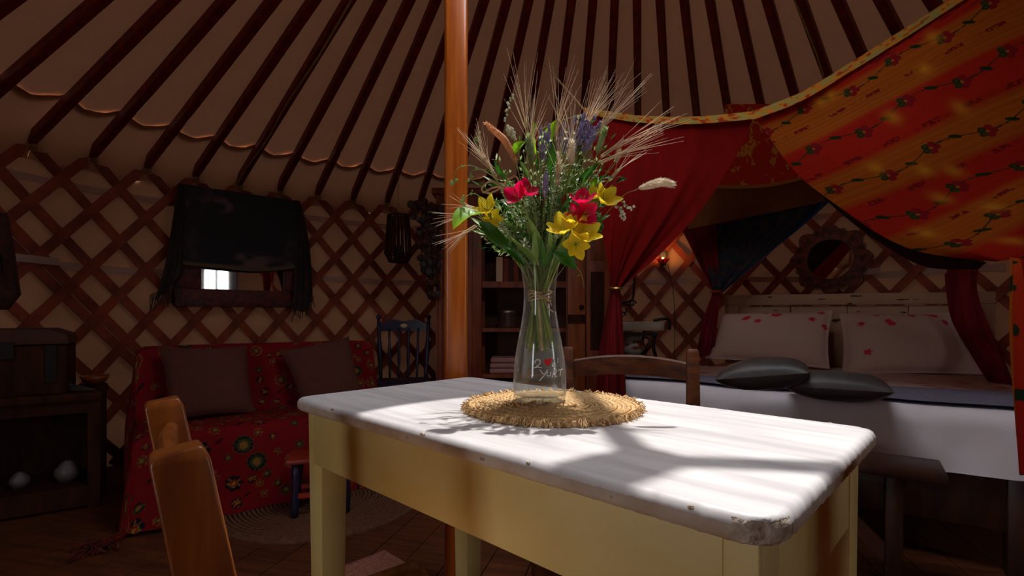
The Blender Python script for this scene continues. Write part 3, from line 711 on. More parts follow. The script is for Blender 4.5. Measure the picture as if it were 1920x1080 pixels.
# barley ears with long awns
def barley(base, tip, awn_dirs=None, nawn=16, al=.13, spread=.32, mt='straw', ar=.0005):
    base, tip = Vector(base), Vector(tip); d = (tip-base).normalized(); L_ = (tip-base).length
    o1 = d.orthogonal().normalized(); o2 = d.cross(o1)
    stem_to(base, .0013)
    m = MB(); k_ = max(6, int(L_/.0055))
    for i in range(k_):
        for s in (-1, 1):
            p = base+d*(L_*i/k_)+o1*s*.0034; m.ball(p, (.0021, .0019, .0055), 5, 4, (d+o1*s*.25).normalized())
    ear = m.build('barley_ear', M[mt], bq, smooth=True)
    m = MB()
    for i in range(nawn):
        a = random.uniform(0, 2*PI); sp = spread*random.uniform(.1, 1); s0 = base+d*(L_*random.uniform(.1, 1))
        dd = (d+(o1*math.cos(a)+o2*math.sin(a))*sp).normalized(); l = al*random.uniform(.65, 1.1)
        bend = (o1*math.cos(a)+o2*math.sin(a))*.012
        m.tube([s0, s0+dd*l*.5+bend*.4, s0+dd*l+bend], [ar*1.15, ar, ar*.4], 3, cap=False)
    m.build('awns', M['awn'], ear)
for b_, t_, dy, na, al, sp in (((1110, 262), (1140, 222), -.02, 16, .14, .22), ((1130, 292), (1172, 262), -.06, 15, .14, .28), ((1125, 305), (1175, 283), -.08, 16, .13, .22), ((1080, 265), (1100, 225), .02, 14, .13, .3),
                               ((1040, 262), (1047, 222), .03, 14, .14, .35), ((990, 262), (985, 222), .02, 12, .14, .3), ((1000, 290), (995, 250), -.03, 12, .12, .4), ((928, 330), (905, 292), -.05, 14, .09, .35), ((918, 315), (900, 285), -.02, 10, .08, .5),
                               ((1045, 345), (1048, 305), -.12, 12, .10, .4), ((990, 300), (997, 258), -.08, 10, .1, .3), ((1075, 300), (1072, 262), -.08, 12, .12, .35), ((895, 400), (868, 403), -.02, 10, .09, .14), ((890, 425), (866, 440), .03, 10, .09, .25), ((888, 390), (870, 385), .0, 6, .06, .25), ((1095, 240), (1120, 205), .04, 12, .13, .25), ((1150, 330), (1160, 318), .02, 8, .09, .5)):
    barley(B(*b_, dy), B(*t_, dy-.01), None, na, al, sp)
# pampas like foxtail (tan) and bunny tail grass (white)
def plume(pts, r, mt, name, hairs=160, hl=.008):
    pts = [Vector(q) for q in crom(pts, 14)]; m = MB()
    rr = [r*math.sin(PI*min(.97, (i+.8)/14.2))**.6 for i in range(14)]
    m.tube(pts, [x*.72 for x in rr], 8)
    for i in range(hairs*2):
        k_ = random.randrange(0, 13); q = pts[k_]; d = (pts[k_+1]-pts[k_]).normalized(); o1 = d.orthogonal().normalized(); o2 = d.cross(o1); a = random.uniform(0, 2*PI)
        o = o1*math.cos(a)+o2*math.sin(a); p = q+d*random.uniform(0, .006)+o*rr[k_]*.6; e = p+(o*.7+d).normalized()*hl*random.uniform(.6, 1.2); s = o.cross(d)*.0011
        m.add([p-s, p+s, e], [(0, 1, 2)])
    return m.build(name, M[mt], bq, smooth=True)
c = B(968, 306, -.04); stem_to(c); plume([c, B(958, 285, -.05), B(945, 262, -.06), B(925, 244, -.06), B(910, 230, -.06)], .0105, 'foxtail', 'foxtail_grass', 220, .006)
c = B(1198, 353, -.09); stem_to(c, .0007, B(1150, 385, -.07)); plume([c, B(1220, 347, -.09), B(1240, 342, -.09), B(1262, 346, -.09)], .0098, 'bunny', 'bunny_tail_grass', 420, .009)
c = B(1155, 305, -.05); stem_to(c); plume([c, B(1158, 295, -.05), B(1160, 285, -.05)], .008, 'straw', 'grass_head', 60); 
c = B(1072, 310, -.1); stem_to(c); plume([c, B(1070, 290, -.1), B(1072, 265, -.1)], .011, 'bunny', 'bunny_tail_grass', 160)
c = B(997, 308, -.09); stem_to(c); plume([c, B(994, 280, -.09), B(990, 255, -.09)], .010, 'leaf_fine', 'grass_head', 160)
c = B(1120, 290, -.09); stem_to(c); plume([c, B(1127, 265, -.1), B(1135, 240, -.1)], .009, 'leaf_fine', 'grass_head', 160)
# lavender
def lavender(tip, l=.055):
    tip = Vector(tip); d = stem_to(tip, .001); m = MB()
    for i in range(46):
        t = random.random(); a = random.uniform(0, 2*PI); o1 = d.orthogonal().normalized(); o2 = d.cross(o1)
        p = tip+d*(l*t-.01)+(o1*math.cos(a)+o2*math.sin(a))*.0065*(1-.5*t)*random.uniform(.5, 1); m.ball(p, (.0023, .0023, .004), 5, 4, d)
    m.build('lavender_spike', M['lavender'], bq)
for u, v, dy in ((1020, 290, -.09), (1026, 275, -.06), (1014, 280, -.07), (1078, 272, -.06), (1068, 258, -.04), (1090, 262, -.07), (1098, 275, -.05), (1060, 280, -.03), (1085, 250, -.02), (1100, 255, -.03), (1022, 360, -.12), (1108, 268, -.08), (1050, 270, -.05)):
    lavender(B(u, v, dy))
# small white blooms on curling stalks
def tiny(pts, blooms, mt='white_bloom', r=.0034):
    pts = [Vector(q) for q in crom(pts, 14)]
    st = MB().tube(pts, [.0011-.0005*i/13 for i in range(14)], 4).build('curly_stalk', M['leaf_fine'], bq, smooth=True)
    m = MB()
    for i in range(blooms):
        q = pts[6+(i*7) % 8]+Vector((random.uniform(-.006, .006), random.uniform(-.006, .006), random.uniform(-.004, .006))); m.ball(q, r*random.uniform(.6, 1.2), 5, 4)
    m.build('tiny_blooms', M[mt], st)
tiny([B(968, 320, -.02), B(955, 270, -.02), B(948, 235, -.02), B(952, 205, -.02), B(957, 183, -.02)], 14)
tiny([B(980, 320, -.03), B(968, 270, -.03), B(960, 250, -.03), B(955, 245, -.03)], 22, r=.005)
tiny([B(985, 300, 0), B(1000, 255, .0), B(1030, 235, .0), B(1085, 215, .0)], 1)
tiny([B(940, 340, -.05), B(890, 312, -.05), B(858, 315, -.05), B(852, 335, -.05), B(850, 348, -.05)], 5, 'leaf_fine', .0045)
tiny([B(940, 330, -.06), B(905, 318, -.06), B(884, 322, -.06), B(882, 336, -.06)], 4, 'leaf_fine')
tiny([B(920, 400, -.12), B(895, 365, -.12), B(872, 370, -.12), B(868, 392, -.12)], 8, 'leaf_fine')
tiny([B(1120, 370, -.04), B(1150, 380, -.04), B(1165, 395, -.04), B(1170, 412, -.04)], 16, 'white_bloom', .0035)
tiny([B(1120, 360, -.03), B(1160, 375, -.03), B(1175, 385, -.03), B(1186, 392, -.03)], 10, 'white_bloom', .003)
tiny([B(1085, 285, 0), B(1087, 240, 0), B(1088, 225, 0), B(1089, 215, 0)], 5); tiny([B(905, 310, .02), B(895, 270, .02), B(898, 258, .02), B(899, 250, .02)], 8, 'leaf_fine')
tiny([B(930, 320, .0), B(905, 290, .02), B(893, 270, .02), B(890, 262, .02)], 12, 'leaf_fine', .0028)
tiny([B(1080, 500, -.1), B(1088, 510, -.11), B(1093, 525, -.11), B(1095, 540, -.11)], 1, 'leaf_fine', .002)
# raffia bow left of the flowers and the tie round the stems
m = MB()
m.tube(crom([B(950, 355, -.1), B(920, 340, -.12), B(903, 355, -.12), B(918, 362, -.12), B(945, 350, -.11)], 20), .0022, 4)
m.tube(crom([B(945, 345, -.1), B(965, 330, -.12), B(972, 345, -.12), B(955, 352, -.12), B(940, 348, -.11)], 20), .002, 4)
m.tube(crom([B(948, 350, -.1), B(925, 352, -.12), B(905, 362, -.12)], 12), .002, 4)
m.build('raffia_bow', M['raffia'], bq)
for k_ in range(4):
    m = MB().tube([(.026*math.cos(t), .024*math.sin(t), .112+.006*k_+.003*math.sin(3*t+k_)) for t in np.linspace(0, 2*PI, 25)], .0022, 5); m.build('raffia_tie', M['raffia'], bq)
m = MB()
for a, b, c in (((1018, 556), (1028, 550), (1036, 546)), ((1018, 556), (1030, 562), (1034, 572)), ((1016, 558), (1004, 552), (994, 550)), ((1018, 556), (1026, 575), (1038, 585))):
    m.tube(crom([B(*a, -.03), B(*b, -.033), B(*c, -.03)], 8), .0016, 4)
m.build('raffia_tie', M['raffia'], bq)
for i in range(20):                                              # bare cut stems below the tie
    a = i*2*PI/20; r0 = random.uniform(.008, .022); r1 = random.uniform(.014, .038)
    MB().tube([(r0*math.cos(a), r0*math.sin(a), .13), (r0*.8*math.cos(a+.4), r0*.8*math.sin(a+.4), .105), (r1*math.cos(a+.8), r1*math.sin(a+.8), random.uniform(-.008, .015))], random.uniform(.002, .0038), 6).build('stem', M[('stem', 'leaf_green', 'stem', 'straw', 'leaf_long')[i % 5]], bq, smooth=True)

# ================================================================ ladder-back chairs
def ladder_chair(label, cx, cy, rotz, w, top, wood, pw=.046, pd=.052, lean=.05, rails=((.80, .075),), bow=.035, arch=.012):
    t = thing('ladder_back_chair', label, 'chair', (cx, cy, 0), rotz)
    hw = w/2; D = .36; sz = .44
    def py(z): return -D/2-lean*max(0, z-sz)/(top-sz)*1.0
    for s in (-1, 1):
        zs = [0, sz, sz+(top-sz)*.35, sz+(top-sz)*.7, top-.012, top]; vs = []; fs = []; n = len(zs)
        for i, z in enumerate(zs):
            k_ = 1.12-.16*max(0, (z-sz)/(top-sz)) if z >= sz else .9+.22*z/sz
            a, b = pw*k_/2, pd*k_/2
            if i == n-1: a *= .8; b *= .8
            for dx, dy in ((-a, -b), (a, -b), (a, b), (-a, b)): vs.append((s*hw+dx, py(z)+dy, z-(.006 if (i == n-1 and dy < 0) else 0)))
        for i in range(n-1):
            for q in range(4): q2 = (q+1) % 4; fs.append((i*4+q, i*4+q2, i*4+4+q2, i*4+4+q))
        fs += [(3, 2, 1, 0), (n*4-4, n*4-3, n*4-2, n*4-1)]
        MB().add(vs, fs).build('back_post', wood, t, bev=.006, seg=3)
        MB().tube([(s*(hw+.015), D/2, 0), (s*(hw+.015), D/2, .25), (s*(hw+.015), D/2, sz)], [.017, .02, .02], 10).build('front_leg', wood, t, smooth=True)
        MB().tube([(s*hw, -D/2, .2), (s*(hw+.012), D/2, .2)], .011, 8).build('stretcher', wood, t, smooth=True)
    for z, h in rails:
        vs, fs = [], []; n = 13
        for i in range(n):
            u = -1+2*i/(n-1); x = u*(hw-.008); y = py(z)-bow*(1-u*u); top_z = z+h/2+arch*(1-u*u); bot = z-h/2+arch*.7*(1-u*u)
            for dy, zz in ((-.009, bot), (.009, bot), (.009, top_z-.006), (.004, top_z), (-.004, top_z), (-.009, top_z-.006)): vs.append((x, y+dy, zz))
        for i in range(n-1):
            for q in range(6): q2 = (q+1) % 6; fs.append((i*6+q, i*6+q2, i*6+6+q2, i*6+6+q))
        fs += [tuple(range(5, -1, -1)), tuple(range((n-1)*6, n*6))]
        MB().add(vs, fs).build('back_rail', wood, t, smooth=False)
    MB().tube([(-hw, -D/2, .24), (hw, -D/2, .24)], .011, 8).build('stretcher', wood, t, smooth=True)
    MB().tube([(-hw, D/2, .24), (hw, D/2, .24)], .011, 8).build('stretcher', wood, t, smooth=True)
    seat = MB()
    for i in range(9):
        x = -hw+.012+(w-.024)*i/8; seat.tube([(x, -D/2+.01, sz), (x, 0, sz-.006), (x, D/2, sz)], .024, 6)
    seat.build('rush_seat', M['raffia'], t, smooth=True)
    return t
def chair_from_posts(label, pa, pb, face, w, **k_):              # pa, pb: tops of the two posts on plan, face: unit vector of the sitter's gaze
    c = (Vector(pa)+Vector(pb))/2; rz = math.atan2(-face[0], face[1]); off = .36/2+k_.get('lean', .05)
    return ladder_chair(label, c.x+face[0]*off, c.y+face[1]*off, rz, w, **k_)
chair_from_posts('reddish brown wooden ladder back chair in front of the table at left', (-.338, .50), (-.548, .80), (.803, .596), .36, top=.84, wood=M['chair_wood'], rails=((.765, .075), (.62, .07)), bow=.014, lean=.07, arch=.004)
chair_from_posts('dark brown wooden chair behind the table before the bed', (.617, 1.72), (.205, 1.84), (-.28, -.96), .425, top=.855, wood=M['chair_wood_dark'], rails=((.775, .062), (.62, .06)), bow=.02, lean=.06, arch=.022, pw=.042, pd=.046)

# ================================================================ sofa under a printed throw
sl = Vector((-2.06, 2.80, 0)); e1 = Vector((.819, .574, 0)); e2 = Vector((.574, -.819, 0)); SW = 1.26; SD = .66
sofa = thing('sofa', 'low two seat sofa under a red floral throw by the lattice wall', 'sofa', sl+e1*SW/2+e2*SD/2, math.atan2(e1.y, e1.x))
MB().box((0, .0, .22), (SW-.12, SD-.14, .28)).build('base', M['dark_wood'], sofa, bev=.02)
MB().box((0, SD/2-.072, .53), (SW-.14, .06, .42)).build('back', M['dark_wood'], sofa, bev=.03)
for sx in (-1, 1):
    for sy in (-1, 1): MB().box((sx*(SW/2-.1), sy*(SD/2-.1), .05), (.05, .05, .1)).build('foot', M['dark_wood'], sofa)
prof = [(-.40, .02), (-.385, .12), (-.37, .25), (-.36, .36), (-.335, .415), (-.27, .43), (-.1, .425), (.06, .42), (.13, .45), (.165, .55), (.185, .68), (.205, .76), (.235, .795), (.28, .79), (.315, .76), (.325, .6), (.33, .35)]
nt, ns = 330, 300
pr = crom([(a, b, 0) for a, b in prof], nt)[:, :2]
over = .42; su = np.linspace(-SW/2-over, SW/2+over, ns)
S, Tm = np.meshgrid(su, np.arange(nt)); yy = pr[Tm.astype(int), 0]; zz_ = pr[Tm.astype(int), 1]
ex_ = np.clip(np.abs(S)-(SW/2-.03), 0, None); sg = np.sign(S)
rnd = .05
drop = np.where(ex_ < rnd*PI/2, rnd*(1-np.cos(np.clip(ex_/rnd, 0, PI/2))), rnd+ex_-rnd*PI/2)
outx = np.where(ex_ < rnd*PI/2, rnd*np.sin(np.clip(ex_/rnd, 0, PI/2)), rnd+(ex_-rnd*PI/2)*.12)
X = sg*((SW/2-.03)*(ex_ > 0)+outx*(ex_ > 0))+S*(ex_ <= 0)
Z = zz_-drop
flare = np.where(Z < .012, .012-Z, 0)                        # what reaches the floor spreads out on it
X = X+sg*flare*.2; Z = np.maximum(Z, .012+.01*np.sin(S*30)**2*(flare > 0))
fold = .012*np.sin(S*21+.6*np.sin(yy*9))*np.clip((.42-zz_)/.4, 0, 1)*(yy < -.3)+.006*(vnoise(S*7, yy*7+zz_*7, 3)-.5)
Y = yy-fold-flare*.25*(yy < 0)
Z = Z+.01*(vnoise(S*5+9, yy*5+zz_*3, 5)-.5)*(zz_ > .3)
G = np.stack([X, Y, Z], -1)
col = np.empty((nt, ns, 3)); col[:] = lin('7e0c14')
col *= (1-.25*(vnoise(S*4, Tm*.02, 1)))[..., None]
arc = np.concatenate([[0], np.cumsum(np.hypot(np.diff(pr[:, 0]), np.diff(pr[:, 1])))]); V = arc[Tm.astype(int)]
pts = []; tries = 0
rs = random.Random(3)
while len(pts) < 520 and tries < 14000:
    tries += 1; a, b = rs.uniform(-1.05, 1.05), rs.uniform(0, arc[-1]); r = rs.choice([.05, .04, .034, .026, .022, .018]) if tries < 3000 else rs.choice([.024, .018, .014])
    if all(math.hypot(a-p[0], b-p[1]) > (r+p[2])*1.04 for p in pts): pts.append((a, b, r, rs.random()))
gold, dark, olive, deep = (np.array(lin(c)) for c in ('a87430', '14121c', '4a4420', '5c0810'))
for a, b, r, q in pts:
    j0, j1 = np.searchsorted(su, a-r*1.3), np.searchsorted(su, a+r*1.3); i0, i1 = np.searchsorted(arc, b-r*1.3), np.searchsorted(arc, b+r*1.3)
    if j1 <= j0 or i1 <= i0: continue
    dx = S[i0:i1, j0:j1]-a; dy = V[i0:i1, j0:j1]-b; rho = np.hypot(dx, dy)/r; th = np.arctan2(dy, dx); c = col[i0:i1, j0:j1]
    n_ = 7 if q < .6 else 12; pet = .78+.2*np.abs(np.cos(th*n_/2))
    if q < .38:
        c[(rho < pet)] = dark; c[(rho < pet*.92) & (rho > .52) & (np.abs(np.cos(th*n_/2)) < .35)] = gold*.8; c[rho < .5] = gold*.7; c[(rho < .42)] = np.array(lin('7d1a10')); c[rho < .2] = gold
    elif q < .68:
        c[rho < pet] = gold*.55; c[rho < pet*.86] = np.array(lin('701018')); c[rho < .5] = olive; c[rho < .28] = gold*.7
    elif q < .86:
        c[rho < pet] = dark; c[(rho < .62)] = np.array(lin('3a3c22')); c[rho < .38] = gold*.6; c[(rho > .9*pet) & (rho < pet)] = olive
    else:
        lf = (np.abs(dx*.8+dy*.6) < r*.9) & (np.abs(-dx*.6+dy*.8) < r*.35*np.sqrt(np.clip(1-((dx*.8+dy*.6)/r/.9)**2, 0, 1))); c[lf] = deep*.4+dark*.5
thr = grid_mesh('throw', G, M['throw_print'], None, col); thr.parent = sofa
for sx, nn in ((-1, 24), (1, 12)):
    fr = MB()
    for i in range(nn):
        x0 = sx*(SW/2+.04+random.uniform(0, .12)); y0 = -.40-random.uniform(-.02, .10)
        fr.tube([(x0, y0, .025), (x0+sx*random.uniform(0, .05), y0-random.uniform(.01, .05), .02), (x0+sx*random.uniform(0, .07), y0-random.uniform(.03, .08), .006)], .004, 4)
    tag(fr.build('fringe', M['mirror_frame'], sofa), kind='stuff')
# cushions
def cushion(name, label, cat, cs, thick, mt, group=None, n=26, col=None, pinch=.06, puff=.45, parent=None, flange=0):
    a, b, c, d = (np.array(list(q)) for q in cs)              # bottom left, bottom right, top right, top left
    u = np.linspace(-1, 1, n); U, V_ = np.meshgrid(u, u)
    s = (U+1)/2; t = (V_+1)/2
    base = (a*((1-s)*(1-t))[..., None]+b*(s*(1-t))[..., None]+c*(s*t)[..., None]+d*((1-s)*t)[..., None])
    ctr = (a+b+c+d)/4; nrm = np.cross(b-a, d-a); nrm /= np.linalg.norm(nrm)
    k_ = 1-pinch*(1-V_**2)*(np.abs(U)**3)-pinch*(1-U**2)*(np.abs(V_)**3)
    base = ctr+(base-ctr)*k_[..., None]
    e = 1-flange
    h = thick/2*np.clip((1-np.abs(U/e)**2.4), 0, 1)**puff*np.clip((1-np.abs(V_/e)**2.4), 0, 1)**puff
    h = h*(1+.12*(vnoise(U*3+5, V_*3, n)-.5))
    t_ = thing(name, label, cat, ctr.tolist(), 0, group) if parent is None else parent
    F_ = base+nrm*h[..., None]; K_ = base-nrm*h[..., None]
    cc = col(U, V_) if col else None
    o1 = grid_mesh('front_cover', F_, M[mt], t_, cc); o2 = grid_mesh('back_cover', K_[:, ::-1], M[mt], t_, cc[:, ::-1] if cc is not None else None)
    return t_
def sofa_pt(x, y, z): m_ = Matrix.Translation(sofa.location) @ Matrix.Rotation(sofa.rotation_euler.z, 4, 'Z'); return m_ @ Vector((x, y, z))
cushion('cushion', 'plain brown square cushion at the left of the red sofa', 'cushion', [sofa_pt(-.50, -.06, .435), sofa_pt(-.115, -.06, .435), sofa_pt(-.13, .12, .79), sofa_pt(-.55, .12, .80)], .13, 'brown_cushion', 'sofa cushions')
cushion('cushion', 'plain brown square cushion at the right of the red sofa', 'cushion', [sofa_pt(.14, -.06, .435), sofa_pt(.50, -.04, .455), sofa_pt(.46, .13, .83), sofa_pt(.04, .11, .76)], .13, 'brown_cushion', 'sofa cushions')

# ================================================================ rugs
rg = thing('round_rug', 'round brown jute rug on the floor before the sofa', 'rug', (-.98, 2.63, 0))
MB().lathe([(.001, 0), (.5, 0), (.5, .008), (.001, .008)], 48).build('backing', M['jute_rug'], rg)
for i in range(24):
    r = .02*(i+.5); MB().tube([(r*math.cos(t), r*math.sin(t), .011) for t in np.linspace(0, 2*PI, 40)], .0098, 5, cap=False).build('coil', M['jute_rug'], rg)
def flat_rug(name, label, corner, d1, d2, l1, l2, mt):
    t = thing(name, label, 'rug', (corner[0], corner[1], 0)); d1, d2 = Vector((*d1, 0)).normalized(), Vector((*d2, 0)).normalized()
    MB().add([(0, 0, 0), d1*l1, d1*l1+d2*l2, d2*l2, (0, 0, .012), d1*l1+Vector((0, 0, .012)), d1*l1+d2*l2+Vector((0, 0, .012)), d2*l2+Vector((0, 0, .012))], [(0, 3, 2, 1), (4, 5, 6, 7), (0, 1, 5, 4), (1, 2, 6, 5), (2, 3, 7, 6), (3, 0, 4, 7)]).build('weave', M[mt], t, bev=.003)
    for k_ in (.03, .055, .08):
        a, b, c, d = d1*k_+d2*k_, d1*(l1-k_)+d2*k_, d1*(l1-k_)+d2*(l2-k_), d1*k_+d2*(l2-k_); z = Vector((0, 0, .0125))
        MB().tube([q+z for q in (a, b, c, d, a)], .004, 4).build('raised_border', M[mt], t)
    return t
flat_rug('woven_rug', 'faded red woven rug under the table', (-.52, 2.06), (.72, -.69), (-.69, -.72), 1.5, 1.0, 'red_rug')
flat_rug('woven_rug', 'brown jute rug along the foot of the bed', (.72, 2.16), (.82, -.57), (-.57, -.82), 1.75, .75, 'jute_rug')

# ================================================================ small stool before the sofa
st = thing('low_stool', 'tiny red topped stool with navy painted legs before the sofa', 'stool', (-.93, 2.47, .018), .3)
MB().box((0, 0, .265), (.30, .2, .022)).build('seat', M['red_paint'], st, bev=.005)
for sx in (-1, 1):
    for sy in (-1, 1): MB().tube([(sx*.115, sy*.07, 0), (sx*.115, sy*.07, .05), (sx*.112, sy*.07, .13), (sx*.11, sy*.07, .2), (sx*.11, sy*.07, .255)], [.014, .02, .015, .021, .017], 8).build('leg', M['navy_paint'], st, smooth=True)
    MB().box((0, sx*.07, .10), (.22, .015, .022)).build('stretcher', M['red_paint'], st)

# ================================================================ navy spindle chair by the lattice
sc_ = thing('spindle_chair', 'dark navy painted spindle back chair by the lattice wall', 'chair', (-.835, 3.86, 0), PI+.18)
MB().box((0, 0, .45), (.42, .40, .035)).build('seat', M['navy_paint'], sc_, bev=.012)
def turned(p, q, r, n=8): 
    p, q = Vector(p), Vector(q); ks = [0, .1, .2, .3, .45, .6, .75, .85, 1]; rs_ = [.8, 1, .7, 1.15, 1.3, 1.1, .75, 1, .7]
    return MB().tube([p.lerp(q, k_) for k_ in ks], [r*x for x in rs_], n)
for s in (-1, 1):
    t_ = turned((s*.175, -.17, .46), (s*.2, -.26, .93), .016).build('back_post', M['navy_paint'], sc_, smooth=True)
    MB().ball((s*.2, -.262, .95), .02, 8, 6).build('knob', M['navy_paint'], t_, smooth=True)
    for y0 in (-.15, .15): turned((s*.2, y0*1.2, 0), (s*.16, y0, .44), .017).build('leg', M['navy_paint'], sc_, smooth=True)
    turned((s*.185, -.17, .18), (s*.185, .17, .18), .011).build('stretcher', M['navy_paint'], sc_, smooth=True)
for i in range(4):
    x = -.105+.07*i; turned((x, -.17, .46), (x*1.1, -.25, .86), .010).build('spindle', M['navy_paint'], sc_, smooth=True)
vs, fs = [], []
for i in range(13):
    u = -1+2*i/12; x = u*.2; y = -.255-.02*(1-u*u); hi = .90+.028*math.cos(u*PI/2)-.012*math.cos(u*PI*2); lo = .835
    for dy, z in ((-.01, lo), (.01, lo), (.01, hi), (-.01, hi)): vs.append((x, y+dy, z))
for i in range(12):
    for q in range(4): q2 = (q+1) % 4; fs.append((i*4+q, i*4+q2, i*4+4+q2, i*4+4+q))
fs += [(0, 1, 2, 3), (48, 49, 50, 51)]
cr_ = MB().add(vs, fs).build('crest_rail', M['navy_paint'], sc_)
MB().ball((0, -.262, .88), (.03, .004, .018), 10, 6).build('painted_motif', M['book_pale'], cr_, smooth=True)

# ================================================================ things hung on the wall
def wall_spot(u, off=.04):                                      # point on the inner face of the lattice seen at column u
    k_ = (u-960)/F; A = 1+k_*k_; Bq = -2*(k_*CX+CY); Cq = CX*CX+CY*CY-(R-off)**2; y = (-Bq+math.sqrt(Bq*Bq-4*A*Cq))/(2*A)
    p = Vector((k_*y, y, 0)); n_ = Vector((CX-p.x, CY-p.y, 0)).normalized(); return p, n_
def plane_pt(u, v, p0, n_, off=0):                                # where the sight line of a pixel meets the plane
    d = Vector(((u-960)/F, 1, (590-v)/F)); o = Vector((0, 0, CAMZ)); q = p0+n_*off; t = (q-o).dot(n_)/d.dot(n_); return o+d*t
def hung(name, label, cat, u, off=.04, group=None):
    p, n_ = wall_spot(u, off); t = thing(name, label, cat, p, math.atan2(n_.y, n_.x)+PI/2, group); return t, p, n_     # local: x along wall, -y into the room, z up
def loc2(t, u, v, p, n_, off=0): return wl(t, [plane_pt(u, v, p, n_, off)])[0]
# ---- framed mirror with a dark shawl thrown over it
mt_, p, n_ = hung('framed_mirror', 'rectangular wall mirror in a dark red frame half hidden by a shawl', 'mirror', 445, .05)
q0, q1 = loc2(mt_, 325, 576, p, n_), loc2(mt_, 558, 576, p, n_); g0, g1 = loc2(mt_, 375, 543, p, n_), loc2(mt_, 532, 545, p, n_)
x0, x1, z0 = q0.x, q1.x, (q0.z+q1.z)/2; gx0, gx1, gz0 = g0.x, g1.x, (g0.z+g1.z)/2; H_ = .58; z1 = z0+H_; gz1 = z1-(gz0-z0)
MB().box(((x0+x1)/2, .005, (z0+z1)/2), (x1-x0, .012, H_)).build('backing', M['dark_wood'], mt_)
MB().box(((x0+x1)/2, -.02, (z0+gz0)/2), (x1-x0, .045, gz0-z0)).build('frame_rail', M['mirror_frame'], mt_, bev=.008)
MB().box(((x0+x1)/2, -.02, (z1+gz1)/2), (x1-x0, .045, z1-gz1)).build('frame_rail', M['mirror_frame'], mt_, bev=.008)
MB().box(((x0+gx0)/2, -.02, (gz0+gz1)/2), (gx0-x0, .045, gz1-gz0)).build('frame_stile', M['mirror_frame'], mt_, bev=.008)
MB().box(((x1+gx1)/2, -.02, (gz0+gz1)/2), (x1-gx1, .045, gz1-gz0)).build('frame_stile', M['mirror_frame'], mt_, bev=.008)
MB().box(((gx0+gx1)/2, -.006, (gz0+gz1)/2), (gx1-gx0+.01, .004, gz1-gz0+.01)).build('glass', M['mirror_glass'], mt_)
for cx_, s in ((x0+.02, 1), (x1-.02, -1)):
    m = MB()
    for i in range(16): m.tube([(cx_+s*(.012*i+.008*math.cos(t)), -.045, z0+.025+.012*math.sin(t)*(1 if i < 14 else .5)) for t in np.linspace(0, 2*PI, 8)], .002, 4)
    for i in range(8): m.tube([(cx_+s*(.01+.009*math.cos(t)), -.045, z0+.05+.015*i+.009*math.sin(t)) for t in np.linspace(0, 2*PI, 8)], .002, 4)
    m.build('corner_ornament', M['mirror_ornament'], mt_)
sh, p2, _ = hung('shawl', 'dark fringed shawl draped over the top of the wall mirror', 'shawl', 445, .14)
def WP(u, v, off=0): return plane_pt(u, v, p2, n_, off)
def fold_y(G, amp, freq, seed, n_): 
    nt_, ns_ = G.shape[:2]; s = np.linspace(0, 1, ns_)[None, :]; t = np.linspace(0, 1, nt_)[:, None]
    return G+np.array(list(n_))*(amp*np.sin(freq*s*2*PI+seed+1.3*t))[..., None]
G = sheet_grid([[WP(334, 343), WP(410, 355), WP(490, 367), WP(562, 377)], [WP(332, 400), WP(410, 405, .01), WP(490, 412, .01), WP(564, 420)], [WP(330, 460), WP(410, 462, .015), WP(490, 468, .01), WP(563, 470)], [WP(330, 495), WP(410, 503, .01), WP(490, 509, .01), WP(562, 502)]], 60, 40)
G = fold_y(G, .006, 3, 0, n_); ns_, nt_ = 60, 40
U, V_ = np.meshgrid(np.linspace(0, 7, ns_), np.linspace(0, 4.5, nt_)); nz = vnoise(U*2, V_*2, 4); pas = vnoise(U*1.1+3, V_*1.1, 8)
cs = np.array(lin('332f33'))+(np.array(lin('6c5252'))-np.array(lin('332f33')))*(np.clip((pas-.5)*5, 0, 1)*np.clip((nz-.3)*3, 0, 1))[..., None]
cs[-3:] = lin('66523c')
grid_mesh('cloth', G, M['shawl_print'], sh, cs)
for rows, fr_ in (([[WP(334, 343, .0), WP(345, 345, .02), WP(352, 346, .0)], [WP(322, 420), WP(335, 420, .03), WP(345, 420)], [WP(308, 500), WP(330, 500, .03), WP(345, 505)], [WP(288, 570), WP(310, 545, .03), WP(332, 530)]], ((282, 560), (332, 540))),
                  ([[WP(552, 375, .0), WP(558, 376, .03), WP(564, 378, -.02)], [WP(555, 440), WP(566, 440, .04), WP(576, 430, -.03)], [WP(552, 500), WP(568, 510, .04), WP(584, 490, -.04)], [WP(548, 575), WP(568, 585, .03), WP(587, 565, -.04)]], ((548, 575), (587, 562)))):
    G = sheet_grid(rows, 24, 30); G = fold_y(G, .008, 2.5, 1, n_); grid_mesh('tail', G, M['shawl_tail'], sh)
    m = MB(); a, b = fr_
    for i in range(22):
        t = i/21; u = a[0]+(b[0]-a[0])*t; v = a[1]+(b[1]-a[1])*t-8; l = random.uniform(20, 38)
        m.tube(wl(sh, [WP(u, v, .01), WP(u+random.uniform(-3, 3), v+l*.5, .012), WP(u+random.uniform(-5, 5), v+l, .01)]), .003, 4)
    tag(m.build('fringe', M['shawl_tail'], sh), kind='stuff')
